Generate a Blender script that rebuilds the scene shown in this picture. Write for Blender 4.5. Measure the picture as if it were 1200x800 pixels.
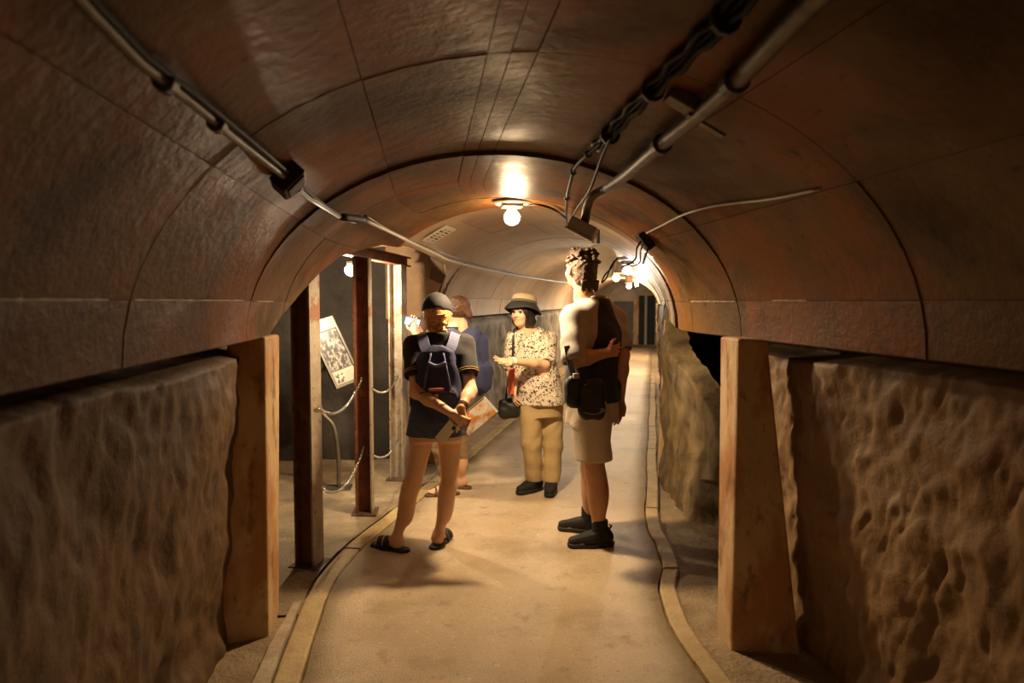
import bpy, bmesh, math, random
import numpy as np
from mathutils import Vector, Matrix
random.seed(7)
np.random.seed(7)
for o in list(bpy.data.objects):
    bpy.data.objects.remove(o, do_unlink=True)
scene = bpy.context.scene
C = scene.collection
PI = math.pi

# ---------------------------------------------------------------- camera
FPX = 800.0                       # focal length in pixels of a 1200 x 800 frame
CAM_Z = 1.5
YAW = math.radians(7.0)           # tunnel axis is world +Y, camera looks a little right of it
PITCH = math.atan(47.0 / FPX)     # and a little down
cam_d = bpy.data.cameras.new('camera')
cam_d.sensor_width = 36.0
cam_d.lens = 36.0 * FPX / 1200.0
cam_d.clip_start = 0.05
cam_d.dof.use_dof = True
cam_d.dof.focus_distance = 4.4
cam_d.dof.aperture_fstop = 2.8
cam = bpy.data.objects.new('camera', cam_d)
C.objects.link(cam)
cam.location = (0, 0, CAM_Z)
cam.rotation_euler = (PI / 2 - PITCH, 0, -YAW)
scene.camera = cam
CAM_M = np.array(cam.rotation_euler.to_matrix())

# ---------------------------------------------------------------- world, exposure
w = bpy.data.worlds.new('world')
scene.world = w
w.use_nodes = True
w.node_tree.nodes['Background'].inputs[0].default_value = (1.0, 0.62, 0.28, 1)
w.node_tree.nodes['Background'].inputs[1].default_value = 0.02
scene.view_settings.view_transform = 'Standard'
scene.view_settings.look = 'None'
scene.view_settings.gamma = 1.0
scene.view_settings.use_curve_mapping = False
scene.view_settings.exposure = 0.7
WARM = (1.0, 0.70, 0.39)
WHITE = (1.0, 0.79, 0.53)
COOL = (0.80, 0.90, 1.0)

# ---------------------------------------------------------------- pixel helpers
def ray(x, y):
    v = np.array([(x - 600.0) / FPX, (400.0 - y) / FPX, -1.0])
    return CAM_M @ v
def at_y(x, y, Y):
    d = ray(x, y)
    return np.array([0, 0, CAM_Z]) + d * (Y / d[1])
def on_floor(x, y, z=0.0):
    d = ray(x, y)
    return np.array([0, 0, CAM_Z]) + d * ((z - CAM_Z) / d[2])

# ---------------------------------------------------------------- materials
MATS = {}
def mat(name, col, rough=0.6, col2=None, scale=6.0, bump=0.0, bscale=60.0, metal=0.0, spec=0.5,
        stains=None, rough2=None, stretch=(1, 1, 1), detail=6.0, lo=0.4, hi=0.65, sheen=0.0, sss=0.0):
    if name in MATS:
        return MATS[name]
    m = bpy.data.materials.new(name)
    m.use_nodes = True
    nt = m.node_tree
    N, L = nt.nodes, nt.links
    b = N['Principled BSDF']
    b.inputs['Metallic'].default_value = metal
    b.inputs['Roughness'].default_value = rough
    b.inputs['Specular IOR Level'].default_value = spec
    if sheen:
        b.inputs['Sheen Weight'].default_value = sheen
    if sss:
        b.inputs['Subsurface Weight'].default_value = sss
        b.inputs['Subsurface Radius'].default_value = (0.01, 0.004, 0.002)
    tc = N.new('ShaderNodeTexCoord')
    mp = N.new('ShaderNodeMapping')
    mp.inputs['Scale'].default_value = stretch
    L.new(tc.outputs['Object'], mp.inputs[0])
    def noise(sc, det=detail, rgh=0.6):
        n = N.new('ShaderNodeTexNoise')
        n.inputs['Scale'].default_value = sc
        n.inputs['Detail'].default_value = det
        n.inputs['Roughness'].default_value = rgh
        L.new(mp.outputs[0], n.inputs['Vector'])
        return n
    def ramp(src, a, b_, ca=(0, 0, 0, 1), cb=(1, 1, 1, 1)):
        r = N.new('ShaderNodeValToRGB')
        r.color_ramp.elements[0].position = a
        r.color_ramp.elements[1].position = b_
        r.color_ramp.elements[0].color = ca
        r.color_ramp.elements[1].color = cb
        L.new(src, r.inputs[0])
        return r
    c4 = (*col, 1)
    out = None
    if col2 is not None:
        n = noise(scale)
        r = ramp(n.outputs[0], lo, hi, c4, (*col2, 1))
        out = r.outputs[0]
        if rough2 is not None:
            mr = N.new('ShaderNodeMapRange')
            mr.inputs[1].default_value = lo; mr.inputs[2].default_value = hi
            mr.inputs[3].default_value = rough; mr.inputs[4].default_value = rough2
            L.new(n.outputs[0], mr.inputs[0])
            L.new(mr.outputs[0], b.inputs['Roughness'])
    for (sc, sl, sh, sc_col, amt) in (stains or []):
        n = noise(sc)
        f = ramp(n.outputs[0], sl, sh, (0, 0, 0, 1), (amt, amt, amt, 1))
        mx = N.new('ShaderNodeMix'); mx.data_type = 'RGBA'
        L.new(f.outputs[0], mx.inputs['Factor'])
        if out is None:
            mx.inputs['A'].default_value = c4
        else:
            L.new(out, mx.inputs['A'])
        mx.inputs['B'].default_value = (*sc_col, 1)
        out = mx.outputs['Result']
    if out is None:
        b.inputs['Base Color'].default_value = c4
    else:
        L.new(out, b.inputs['Base Color'])
    if bump:
        n = noise(bscale, 5.0, 0.65)
        bp = N.new('ShaderNodeBump')
        bp.inputs['Strength'].default_value = bump
        bp.inputs['Distance'].default_value = 0.02
        L.new(n.outputs[0], bp.inputs['Height'])
        L.new(bp.outputs[0], b.inputs['Normal'])
    MATS[name] = m
    return m
def emit(name, col, s):
    m = bpy.data.materials.new(name)
    m.use_nodes = True
    b = m.node_tree.nodes['Principled BSDF']
    b.inputs['Base Color'].default_value = (*col, 1)
    b.inputs['Emission Color'].default_value = (*col, 1)
    b.inputs['Emission Strength'].default_value = s
    MATS[name] = m
    return m

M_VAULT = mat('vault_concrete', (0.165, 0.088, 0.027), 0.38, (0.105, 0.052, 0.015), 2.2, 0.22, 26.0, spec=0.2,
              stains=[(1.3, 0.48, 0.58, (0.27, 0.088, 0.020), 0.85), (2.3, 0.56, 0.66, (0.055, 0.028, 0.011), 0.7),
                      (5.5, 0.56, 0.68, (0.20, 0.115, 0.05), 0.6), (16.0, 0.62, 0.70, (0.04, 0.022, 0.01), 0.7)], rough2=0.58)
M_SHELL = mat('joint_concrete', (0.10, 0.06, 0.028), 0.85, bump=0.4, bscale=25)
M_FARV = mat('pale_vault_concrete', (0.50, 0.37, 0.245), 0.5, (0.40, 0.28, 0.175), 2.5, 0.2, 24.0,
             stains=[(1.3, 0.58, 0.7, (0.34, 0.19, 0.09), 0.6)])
M_ROCK = mat('hewn_rock', (0.125, 0.068, 0.026), 0.68, (0.068, 0.036, 0.015), 3.0, 0.35, 30.0, stretch=(1, 1, 0.75),
             stains=[(1.7, 0.56, 0.64, (0.035, 0.030, 0.027), 0.8), (5.0, 0.64, 0.74, (0.25, 0.20, 0.14), 0.6)])
M_ROCKR = mat('brown_rock', (0.26, 0.155, 0.07), 0.62, (0.19, 0.11, 0.047), 2.5, 0.3, 34.0, stretch=(1, 1, 1),
              stains=[(6.0, 0.62, 0.72, (0.40, 0.28, 0.17), 0.5)])
M_ROCKF = mat('mossy_rock', (0.23, 0.165, 0.085), 0.8, (0.10, 0.07, 0.038), 6.0, 0.8, 22.0, stretch=(1, 1, 0.5),
              stains=[(2.2, 0.55, 0.66, (0.26, 0.21, 0.07), 0.4), (9.0, 0.6, 0.7, (0.04, 0.035, 0.03), 0.8)])
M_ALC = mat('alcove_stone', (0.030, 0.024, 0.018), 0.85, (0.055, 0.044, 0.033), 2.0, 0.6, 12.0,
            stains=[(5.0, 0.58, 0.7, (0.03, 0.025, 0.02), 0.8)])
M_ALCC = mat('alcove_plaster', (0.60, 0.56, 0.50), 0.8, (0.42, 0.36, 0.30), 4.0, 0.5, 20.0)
M_PIL = mat('pillar_concrete', (0.60, 0.42, 0.23), 0.7, (0.48, 0.32, 0.16), 3.0, 0.35, 30.0,
            stretch=(1, 1, 0.45), stains=[(4.0, 0.46, 0.58, (0.42, 0.18, 0.06), 0.85), (11.0, 0.56, 0.66, (0.20, 0.11, 0.05), 0.8), (30, 0.62, 0.7, (0.10, 0.06, 0.03), 0.6)])
M_PATH = mat('path_concrete', (0.56, 0.44, 0.29), 0.52, (0.46, 0.35, 0.215), 2.2, 0.45, 130.0, spec=0.4,
             stains=[(24.0, 0.60, 0.68, (0.68, 0.56, 0.39), 0.6), (1.4, 0.52, 0.66, (0.33, 0.24, 0.14), 0.8), (6.5, 0.58, 0.68, (0.30, 0.21, 0.12), 0.6),
                     (60.0, 0.60, 0.66, (0.22, 0.155, 0.09), 0.6), (110.0, 0.60, 0.66, (0.75, 0.64, 0.47), 0.6)], rough2=0.4)
M_DIRT = mat('packed_dirt', (0.36, 0.27, 0.16), 0.85, (0.25, 0.18, 0.10), 5.0, 0.9, 40.0,
             stains=[(3.0, 0.56, 0.66, (0.48, 0.40, 0.28), 0.6)])
M_KERB = mat('kerb_stone', (0.47, 0.35, 0.17), 0.7, (0.37, 0.26, 0.12), 6.0, 0.5, 40.0,
             stains=[(11.0, 0.64, 0.72, (0.20, 0.13, 0.06), 0.7)])
M_RUST = mat('rusty_steel', (0.24, 0.085, 0.035), 0.65, (0.13, 0.05, 0.028), 9.0, 0.6, 45.0, metal=0.15,
             stains=[(4.0, 0.56, 0.64, (0.36, 0.16, 0.06), 0.8), (22.0, 0.63, 0.69, (0.02, 0.014, 0.012), 0.9)])
M_RUSTG = mat('painted_rusty_steel', (0.42, 0.37, 0.29), 0.6, (0.30, 0.22, 0.15), 5.0, 0.4, 40.0, metal=0.1,
              stains=[(6.0, 0.55, 0.62, (0.28, 0.11, 0.045), 0.85), (18.0, 0.62, 0.68, (0.05, 0.03, 0.02), 0.8)])
M_GALV = mat('galvanised_steel', (0.20, 0.175, 0.14), 0.5, (0.13, 0.11, 0.085), 20.0, 0.1, 80.0, metal=0.5)
M_CHROME = mat('bright_steel', (0.75, 0.72, 0.66), 0.22, metal=1.0)
M_BLK = mat('black_plastic', (0.018, 0.016, 0.015), 0.5)
M_CABLE = mat('black_cable', (0.008, 0.007, 0.006), 0.6, spec=0.2)
M_GREYP = mat('grey_plastic', (0.30, 0.28, 0.25), 0.5)
M_WHTP = mat('off_white_plastic', (0.62, 0.60, 0.52), 0.55)
M_WIRE = mat('pale_wire', (0.70, 0.66, 0.56), 0.5)

# ---------------------------------------------------------------- object helpers
def tag(o, label=None, cat=None, group=None, kind=None):
    if label: o['label'] = label
    if cat: o['category'] = cat
    if group: o['group'] = group
    if kind: o['kind'] = kind
    return o
def empty(name, loc=(0, 0, 0), rz=0.0):
    o = bpy.data.objects.new(name, None)
    o.empty_display_size = 0.1
    C.objects.link(o)
    o.location = loc
    o.rotation_euler = (0, 0, rz)
    return o
def link(name, me, m, parent=None, smooth=False):
    ms = m if isinstance(m, (list, tuple)) else [m]
    for x in ms:
        me.materials.append(x)
    if smooth:
        me.polygons.foreach_set('use_smooth', [True] * len(me.polygons))
    o = bpy.data.objects.new(name, me)
    C.objects.link(o)
    if parent is not None:
        o.parent = parent
    return o
class MB:
    """collects vertices and faces of one mesh"""
    def __init__(s):
        s.v, s.f = [], []
    def add(s, vs, fs):
        n = len(s.v)
        s.v += [tuple(map(float, p)) for p in vs]
        s.f += [tuple(i + n for i in f) for f in fs]
        return s
    def box(s, lo, hi, M=None):
        x0, y0, z0 = lo; x1, y1, z1 = hi
        vs = [(x0, y0, z0), (x1, y0, z0), (x1, y1, z0), (x0, y1, z0), (x0, y0, z1), (x1, y0, z1), (x1, y1, z1), (x0, y1, z1)]
        if M is not None:
            vs = [M @ Vector(p) for p in vs]
        return s.add(vs, [(3, 2, 1, 0), (4, 5, 6, 7), (0, 1, 5, 4), (1, 2, 6, 5), (2, 3, 7, 6), (3, 0, 4, 7)])
    def tube(s, pts, r, n=8, closed=False):
        pts = [np.array(p, float) for p in pts]
        rs = r if isinstance(r, (list, tuple)) else [r] * len(pts)
        m = len(pts)
        up = np.array([0.13, 0.07, 0.99])
        rings = []
        for i, p in enumerate(pts):
            a = pts[(i - 1) % m] if (closed or i > 0) else p
            b = pts[(i + 1) % m] if (closed or i < m - 1) else p
            t = b - a; t = t / (np.linalg.norm(t) + 1e-9)
            u = np.cross(t, up)
            if np.linalg.norm(u) < 0.05:
                u = np.cross(t, (1, 0, 0))
            u /= np.linalg.norm(u)
            v = np.cross(u, t)
            rings.append([p + rs[i] * (math.cos(2 * PI * k / n) * u + math.sin(2 * PI * k / n) * v) for k in range(n)])
        vs = [q for g in rings for q in g]
        fs = []
        for i in range(m if closed else m - 1):
            j = (i + 1) % m
            for k in range(n):
                fs.append((i * n + k, i * n + (k + 1) % n, j * n + (k + 1) % n, j * n + k))
        if not closed:
            fs.append(tuple(range(n - 1, -1, -1)))
            fs.append(tuple((m - 1) * n + k for k in range(n)))
        return s.add(vs, fs)
    def lathe(s, prof, n=20, M=None):
        """prof: list of (r, z)"""
        vs, fs = [], []
        for (r, z) in prof:
            for k in range(n):
                vs.append(Vector((r * math.cos(2 * PI * k / n), r * math.sin(2 * PI * k / n), z)))
        for i in range(len(prof) - 1):
            for k in range(n):
                fs.append((i * n + k, i * n + (k + 1) % n, (i + 1) * n + (k + 1) % n, (i + 1) * n + k))
        fs.append(tuple(range(n - 1, -1, -1)))
        fs.append(tuple((len(prof) - 1) * n + k for k in range(n)))
        if M is not None:
            vs = [M @ p for p in vs]
        return s.add(vs, fs)
    def ribbon(s, pts, nrm, wid, th):
        """flat strap along pts; nrm = outward normal per point, wid = width, th = thickness"""
        vs, fs = [], []
        m = len(pts)
        pts = [np.array(p, float) for p in pts]
        for i, p in enumerate(pts):
            t = pts[min(i + 1, m - 1)] - pts[max(i - 1, 0)]
            t /= np.linalg.norm(t) + 1e-9
            n = np.array(nrm[i], float)
            n = n - t * n.dot(t)
            n /= np.linalg.norm(n) + 1e-9
            u = np.cross(t, n) * wid / 2
            vs += [p - u, p + u, p + u * 0.96 + n * th, p - u * 0.96 + n * th]
        for i in range(m - 1):
            for k in range(4):
                fs.append((i * 4 + k, i * 4 + (k + 1) % 4, i * 4 + 4 + (k + 1) % 4, i * 4 + 4 + k))
        fs += [(3, 2, 1, 0), tuple((m - 1) * 4 + k for k in range(4))]
        return s.add(vs, fs)
    def mesh(s, name):
        me = bpy.data.meshes.new(name)
        me.from_pydata(s.v, [], s.f)
        me.update()
        bm = bmesh.new(); bm.from_mesh(me)
        bmesh.ops.recalc_face_normals(bm, faces=bm.faces)
        bm.to_mesh(me); bm.free()
        return me
    def build(s, name, m, parent=None, smooth=False, bevel=0.0):
        o = link(name, s.mesh(name), m, parent, smooth)
        if bevel:
            md = o.modifiers.new('bevel', 'BEVEL')
            md.width = bevel; md.segments = 2; md.limit_method = 'ANGLE'; md.angle_limit = 0.7
        return o
def spline(pts, per=8):
    pts = [np.array(p, float) for p in pts]
    P = [2 * pts[0] - pts[1]] + pts + [2 * pts[-1] - pts[-2]]
    out = []
    for i in range(1, len(P) - 2):
        for k in range(per):
            t = k / per
            a, b, c, d = P[i - 1], P[i], P[i + 1], P[i + 2]
            out.append(0.5 * (2 * b + (c - a) * t + (2 * a - 5 * b + 4 * c - d) * t * t + (3 * b - a - 3 * c + d) * t ** 3))
    out.append(pts[-1])
    return out
# value noise in numpy
_perm = np.random.RandomState(3).rand(64, 64, 64).astype(np.float32)
def vnoise(x, y, z):
    x, y, z = np.broadcast_arrays(np.asarray(x, float), np.asarray(y, float), np.asarray(z, float))
    xi, yi, zi = np.floor(x).astype(int), np.floor(y).astype(int), np.floor(z).astype(int)
    fx, fy, fz = x - xi, y - yi, z - zi
    fx, fy, fz = [f * f * (3 - 2 * f) for f in (fx, fy, fz)]
    g = lambda a, b, c: _perm[(xi + a) % 64, (yi + b) % 64, (zi + c) % 64]
    c00 = g(0, 0, 0) * (1 - fx) + g(1, 0, 0) * fx
    c10 = g(0, 1, 0) * (1 - fx) + g(1, 1, 0) * fx
    c01 = g(0, 0, 1) * (1 - fx) + g(1, 0, 1) * fx
    c11 = g(0, 1, 1) * (1 - fx) + g(1, 1, 1) * fx
    return ((c00 * (1 - fy) + c10 * fy) * (1 - fz) + (c01 * (1 - fy) + c11 * fy) * fz) * 2 - 1
def fbm(x, y, z, o=4):
    t, a = 0, 1.0
    for i in range(o):
        t = t + a * vnoise(x * 2 ** i + 5.3 * i, y * 2 ** i + 1.7 * i, z * 2 ** i)
        a *= 0.5
    return t

# ================================================================ tunnel frame
# s = distance along the tunnel, off = metres right of its centre line
S1, TURN, CX = 3.35, math.radians(18.7), 0.32
RT = 0.40 / math.tan(TURN / 2)
S2 = S1 + RT * TURN
P2 = (CX + RT * (1 - math.cos(TURN)), S1 + RT * math.sin(TURN))
def frame(s, off=0.0, z=0.0):
    if s <= S1:
        return np.array([CX + off, s, z])
    if s <= S2:
        a = (s - S1) / RT
        return np.array([CX + RT - (RT - off) * math.cos(a), S1 + (RT - off) * math.sin(a), z])
    d = s - S2
    return np.array([P2[0] + d * math.sin(TURN) + off * math.cos(TURN), P2[1] + d * math.cos(TURN) - off * math.sin(TURN), z])
def heading(s):
    return min(max((s - S1) / RT, 0), TURN)
def unframe(x, y):
    if y <= S1:
        return y, x - CX
    dx, dy = x - P2[0], y - P2[1]
    d = dx * math.sin(TURN) + dy * math.cos(TURN)
    if d >= 0:
        return S2 + d, dx * math.cos(TURN) - dy * math.sin(TURN)
    rx, ry = CX + RT - x, y - S1
    return S1 + RT * math.atan2(ry, rx), RT - math.hypot(rx, ry)
ZS = 1.34
def vault_ab(s):
    if s < 2.86:
        return 1.05, 0.785
    if s < 4.42:
        return 1.05, 0.768
    return 1.03, 0.785
def vault(s, phi, dr=0.0):
    a, b = vault_ab(s)
    return frame(s, (a + dr) * math.sin(phi), ZS + (b + dr) * math.cos(phi))
def on_vault(x, y, inset=0.0):
    """where the ray through a pixel meets the vault"""
    d = ray(x, y); o = np.array([0, 0, CAM_Z])
    t = 0.3
    while t < 40:
        p = o + d * t
        s, off = unframe(p[0], p[1])
        a, b = vault_ab(s)
        if (off / (a - inset)) ** 2 + (max(p[2] - ZS, 0) / (b - inset)) ** 2 >= 1:
            return p
        t += 0.01
    return p
R = math.radians
def phi_open(s):
    """lower left edge of the vault: the side passage is cut into it"""
    if s <= 3.3 or s >= 6.0:
        return R(-90)
    pts = [(3.3, -90), (3.6, -77), (3.83, -57), (4.15, -48), (4.6, -47), (5.0, -49), (5.6, -53), (5.95, -62), (6.0, -68)]
    return R(np.interp(s, [p[0] for p in pts], [p[1] for p in pts]))

# ---------------------------------------------------------------- ceiling: shell behind the cast panels
def grid_solid(ss, phis_of, dr0, dr1, nphi):
    """closed curved slab between radii dr0 (inside) and dr1"""
    mb = MB()
    n = nphi + 1
    vs = []
    for dr in (dr0, dr1):
        for s in ss:
            p0, p1 = phis_of(s)
            for k in range(n):
                vs.append(vault(s, p0 + (p1 - p0) * k / nphi, dr))
    m = len(ss)
    A = lambda i, k: i * n + k
    B = lambda i, k: m * n + i * n + k
    fs = []
    for i in range(m - 1):
        for k in range(nphi):
            fs.append((A(i, k), A(i + 1, k), A(i + 1, k + 1), A(i, k + 1)))
            fs.append((B(i, k), B(i, k + 1), B(i + 1, k + 1), B(i + 1, k)))
        fs.append((A(i, 0), B(i, 0), B(i + 1, 0), A(i + 1, 0)))
        fs.append((A(i, nphi), A(i + 1, nphi), B(i + 1, nphi), B(i, nphi)))
    for k in range(nphi):
        fs.append((A(0, k), A(0, k + 1), B(0, k + 1), B(0, k)))
        fs.append((A(m - 1, k), B(m - 1, k), B(m - 1, k + 1), A(m - 1, k + 1)))
    return mb.add(vs, fs)
S_END = 22.5
ss = list(np.arange(-8.0, 2.7, 0.4)) + [2.8595, 2.8605, 3.1] + list(np.arange(3.2, 4.35, 0.08)) + [4.4195, 4.4205] + list(np.arange(4.5, 6.1, 0.1)) + list(np.arange(6.2, S_END, 0.6)) + [S_END]
ceiling = grid_solid(ss, lambda s: (phi_open(s) - R(0.3), R(90.3)), 0.009, 0.15, 40).build('ceiling', M_SHELL)
tag(ceiling, 'barrel vaulted concrete tunnel ceiling of cast panels with dark joints', kind='structure')

rings = [-8.0, -5.8, -3.9, -3.0, -2.1, -1.2, -0.5, 0.05, 0.6, 1.16, 1.73, 2.29, 2.86, 3.46, 4.02, 4.42]
while rings[-1] < S_END - 0.5:
    rings.append(rings[-1] + (0.6 if rings[-1] < 12 else 0.95))
cuts_a = [-90, -78, -52, -27, -9.3, -6, -2.3, 28, 52, 78, 90]
cuts_b = [-90, -76, -50, -24, -4, 5, 28, 54, 78, 90]
rng = random.Random(11)
def panel(s0, s1, p0, p1, dr, m, nphi, nS):
    g = 0.0011 if s0 < 4.4 else 0.0035
    ga = 0.0011 if s0 < 4.4 else 0.0022
    sl = [s0 + g + (s1 - s0 - 2 * g) * i / nS for i in range(nS + 1)]
    def ph(s):
        lo = max(p0, phi_open(s))
        return (lo + ga, max(p1 - ga, lo + 2 * ga))
    mb = grid_solid(sl, ph, dr, 0.014, nphi)
    nv = (nS + 1) * (nphi + 1)                     # the visible inner face keeps vertices of its own
    vs0 = list(mb.v[:nv])
    inner = [f for f in mb.f if all(i < nv for i in f)]
    rest = [f for f in mb.f if not all(i < nv for i in f)]
    off_ = len(mb.v)
    mb.v = mb.v + vs0
    mb.f = rest + [tuple(i + off_ for i in f) for f in inner]
    n_in = len(inner)
    me = bpy.data.meshes.new('vault_panel')
    me.from_pydata(mb.v, [], mb.f)
    o = link('vault_panel', me, m, ceiling)
    me.polygons.foreach_set('use_smooth', [False] * (len(me.polygons) - n_in) + [True] * n_in)
    return o
for i in range(len(rings) - 1):
    s0, s1 = rings[i], rings[i + 1]
    rdr = rng.uniform(-0.003, 0.001)
    far = s0 > 10.5
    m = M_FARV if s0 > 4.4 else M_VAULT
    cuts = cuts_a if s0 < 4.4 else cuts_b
    if far:
        cuts = [-90, -24, 28, 90]
    for k in range(len(cuts) - 1):
        p0, p1 = R(cuts[k]), R(cuts[k + 1])
        if s0 > 5.7:
            j = R(rng.uniform(-3, 3))
        if p1 < 0 and s1 > 3.3 and s0 < 6.0:
            if all(phi_open(x) > p1 - R(1) for x in np.linspace(s0, s1, 6)):
                continue
        nphi = max(2, int((cuts[k + 1] - cuts[k]) / 4.5))
        nS = 6 if (cuts[k] < -20 and 2.5 < s0 < 6) else (3 if 3.1 < s0 < 4.4 else 1)
        panel(s0, s1, p0, p1, rdr + rng.uniform(-0.0015, 0.0015), m, nphi, nS)

# pale mineral lines, with the glints on the eye-level joints painted in
m_min = mat('mineral_glint', (0.62, 0.55, 0.42), 0.35)
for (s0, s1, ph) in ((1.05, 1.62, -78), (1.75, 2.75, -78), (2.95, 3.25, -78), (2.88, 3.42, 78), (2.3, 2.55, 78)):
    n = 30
    MB().tube([vault(s0 + (s1 - s0) * i / n, R(ph), -0.001) for i in range(n + 1)], [0.0012 + 0.0022 * abs(math.sin(i * 1.7) * math.sin(i * 0.6 + 1)) for i in range(n + 1)], 6).build('mineral_glint_line', m_min, ceiling)

# ---------------------------------------------------------------- floor: path, kerbs, dirt
mb = MB()
mb.box((-3.6, -8.2, -0.12), (12.0, 26.0, -0.035))
floor = mb.build('floor', M_DIRT)
tag(floor, 'packed earth and concrete tunnel floor with a worn path', kind='structure')
def sstep(a, b, x):
    t = min(max((x - a) / (b - a), 0), 1)
    return t * t * (3 - 2 * t)
def bump_edges(s):
    return 0.012 * math.sin(3.1 * s) + 0.006 * math.sin(11.7 * s + 1)
def left_edge(s):
    return -0.83 + 0.5 * bump_edges(s) + 0.03 * min(max((s - 3.6) / 2, 0), 1)
def right_edge(s):
    return 0.76 + 0.09 * sstep(2.7, 3.7, s) + 0.5 * bump_edges(s + 7) + 0.10 * math.exp(-((s - 4.0) / 0.55) ** 2)
def strip(name, s0, s1, ds, lo, hi, zl, zh, m, nx=1, rough=0.0):
    """a ribbon of ground from offset lo(s) to hi(s), a thin slab"""
    n = max(2, int((s1 - s0) / ds))
    mb = MB(); vs, fs = [], []
    for i in range(n + 1):
        s = s0 + (s1 - s0) * i / n
        for k in range(nx + 1):
            f = k / nx
            off = lo(s) + (hi(s) - lo(s)) * f
            z = zl + (zh - zl) * f
            if rough:
                z += rough * float(fbm(off * 3 + 9, s * 3, 1.0, 3))
            vs.append(frame(s, off, z))
    base = len(vs)
    W = nx + 1
    for i in range(n):
        for k in range(nx):
            fs.append((i * W + k, i * W + k + 1, (i + 1) * W + k + 1, (i + 1) * W + k))
    # skirt
    rim = [i * W for i in range(n + 1)], [i * W + nx for i in range(n + 1)]
    for r, flip in ((rim[0], False), (rim[1], True)):
        st = len(vs)
        for i in r:
            p = vs[i]
            vs.append(np.array([p[0], p[1], -0.05]))
        for j in range(n):
            q = (r[j], r[j + 1], st + j + 1, st + j)
            fs.append(q if not flip else q[::-1])
    mb.add(vs, fs)
    return mb.build(name, m, floor, smooth=False)
pth = strip('path_slab', -8, S_END, 0.09, left_edge, right_edge, 0.0, 0.0, M_PATH, 10, 0.004)
pth.data.polygons.foreach_set('use_smooth', [True] * len(pth.data.polygons))
# kerb stones
def kerb_run(s0, s1, step, lo, hi, z, m, name='kerb_stone'):
    s = s0
    while s < s1:
        L = step * rng.uniform(0.8, 1.25)
        e = min(s + L, s1)
        dz = rng.uniform(-0.006, 0.006)
        mb = MB(); vs = []
        n = 3
        for i in range(n + 1):
            q = s + 0.004 + (e - s - 0.008) * i / n
            for (o_, zz) in ((lo(q), -0.04), (lo(q) + 0.003, z + dz - 0.006), (lo(q) + 0.012, z + dz), (hi(q) - 0.012, z + dz), (hi(q) - 0.003, z + dz - 0.006), (hi(q), -0.04)):
                vs.append(frame(q, o_, zz))
        fs = []
        for i in range(n):
            for k in range(5):
                fs.append((i * 6 + k, i * 6 + k + 1, i * 6 + 7 + k, i * 6 + 6 + k))
        fs += [(5, 4, 3, 2, 1, 0), tuple(n * 6 + k for k in range(6))]
        mb.add(vs, fs).build(name, m, floor)
        s = e
kerb_run(-1.5, 13, 0.62, lambda s: left_edge(s) - 0.115, lambda s: left_edge(s) - 0.006, 0.009, M_KERB)
kerb_run(-1.5, 13, 0.62, lambda s: right_edge(s) + 0.008, lambda s: right_edge(s) + 0.10, 0.016, M_KERB)
# white mortar line and side strips
strip('side_gutter', -8, 3.6, 0.1, lambda s: -1.34, lambda s: left_edge(s) - 0.12, -0.005, -0.018, M_DIRT, 6, 0.012)
strip('side_gutter', 6.0, S_END, 0.3, lambda s: -1.2, lambda s: left_edge(s) - 0.12, 0.05, -0.01, M_DIRT, 3, 0.01)
strip('side_gutter', -8, S_END, 0.1, lambda s: right_edge(s) + 0.10, lambda s: 1.42 + 0.6 * math.exp(-((s - 4) / 0.6) ** 2), -0.02, 0.0, M_DIRT, 5, 0.012)
strip('mortar_line', -1.5, 3.4, 0.1, lambda s: left_edge(s) - 0.175 - 0.02 * math.sin(3 * s), lambda s: left_edge(s) - 0.125, 0.006, 0.012, mat('pale_mortar', (0.55, 0.47, 0.35), 0.8, (0.40, 0.31, 0.2), 9, 0.5, 40), 2, 0.006)

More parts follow.
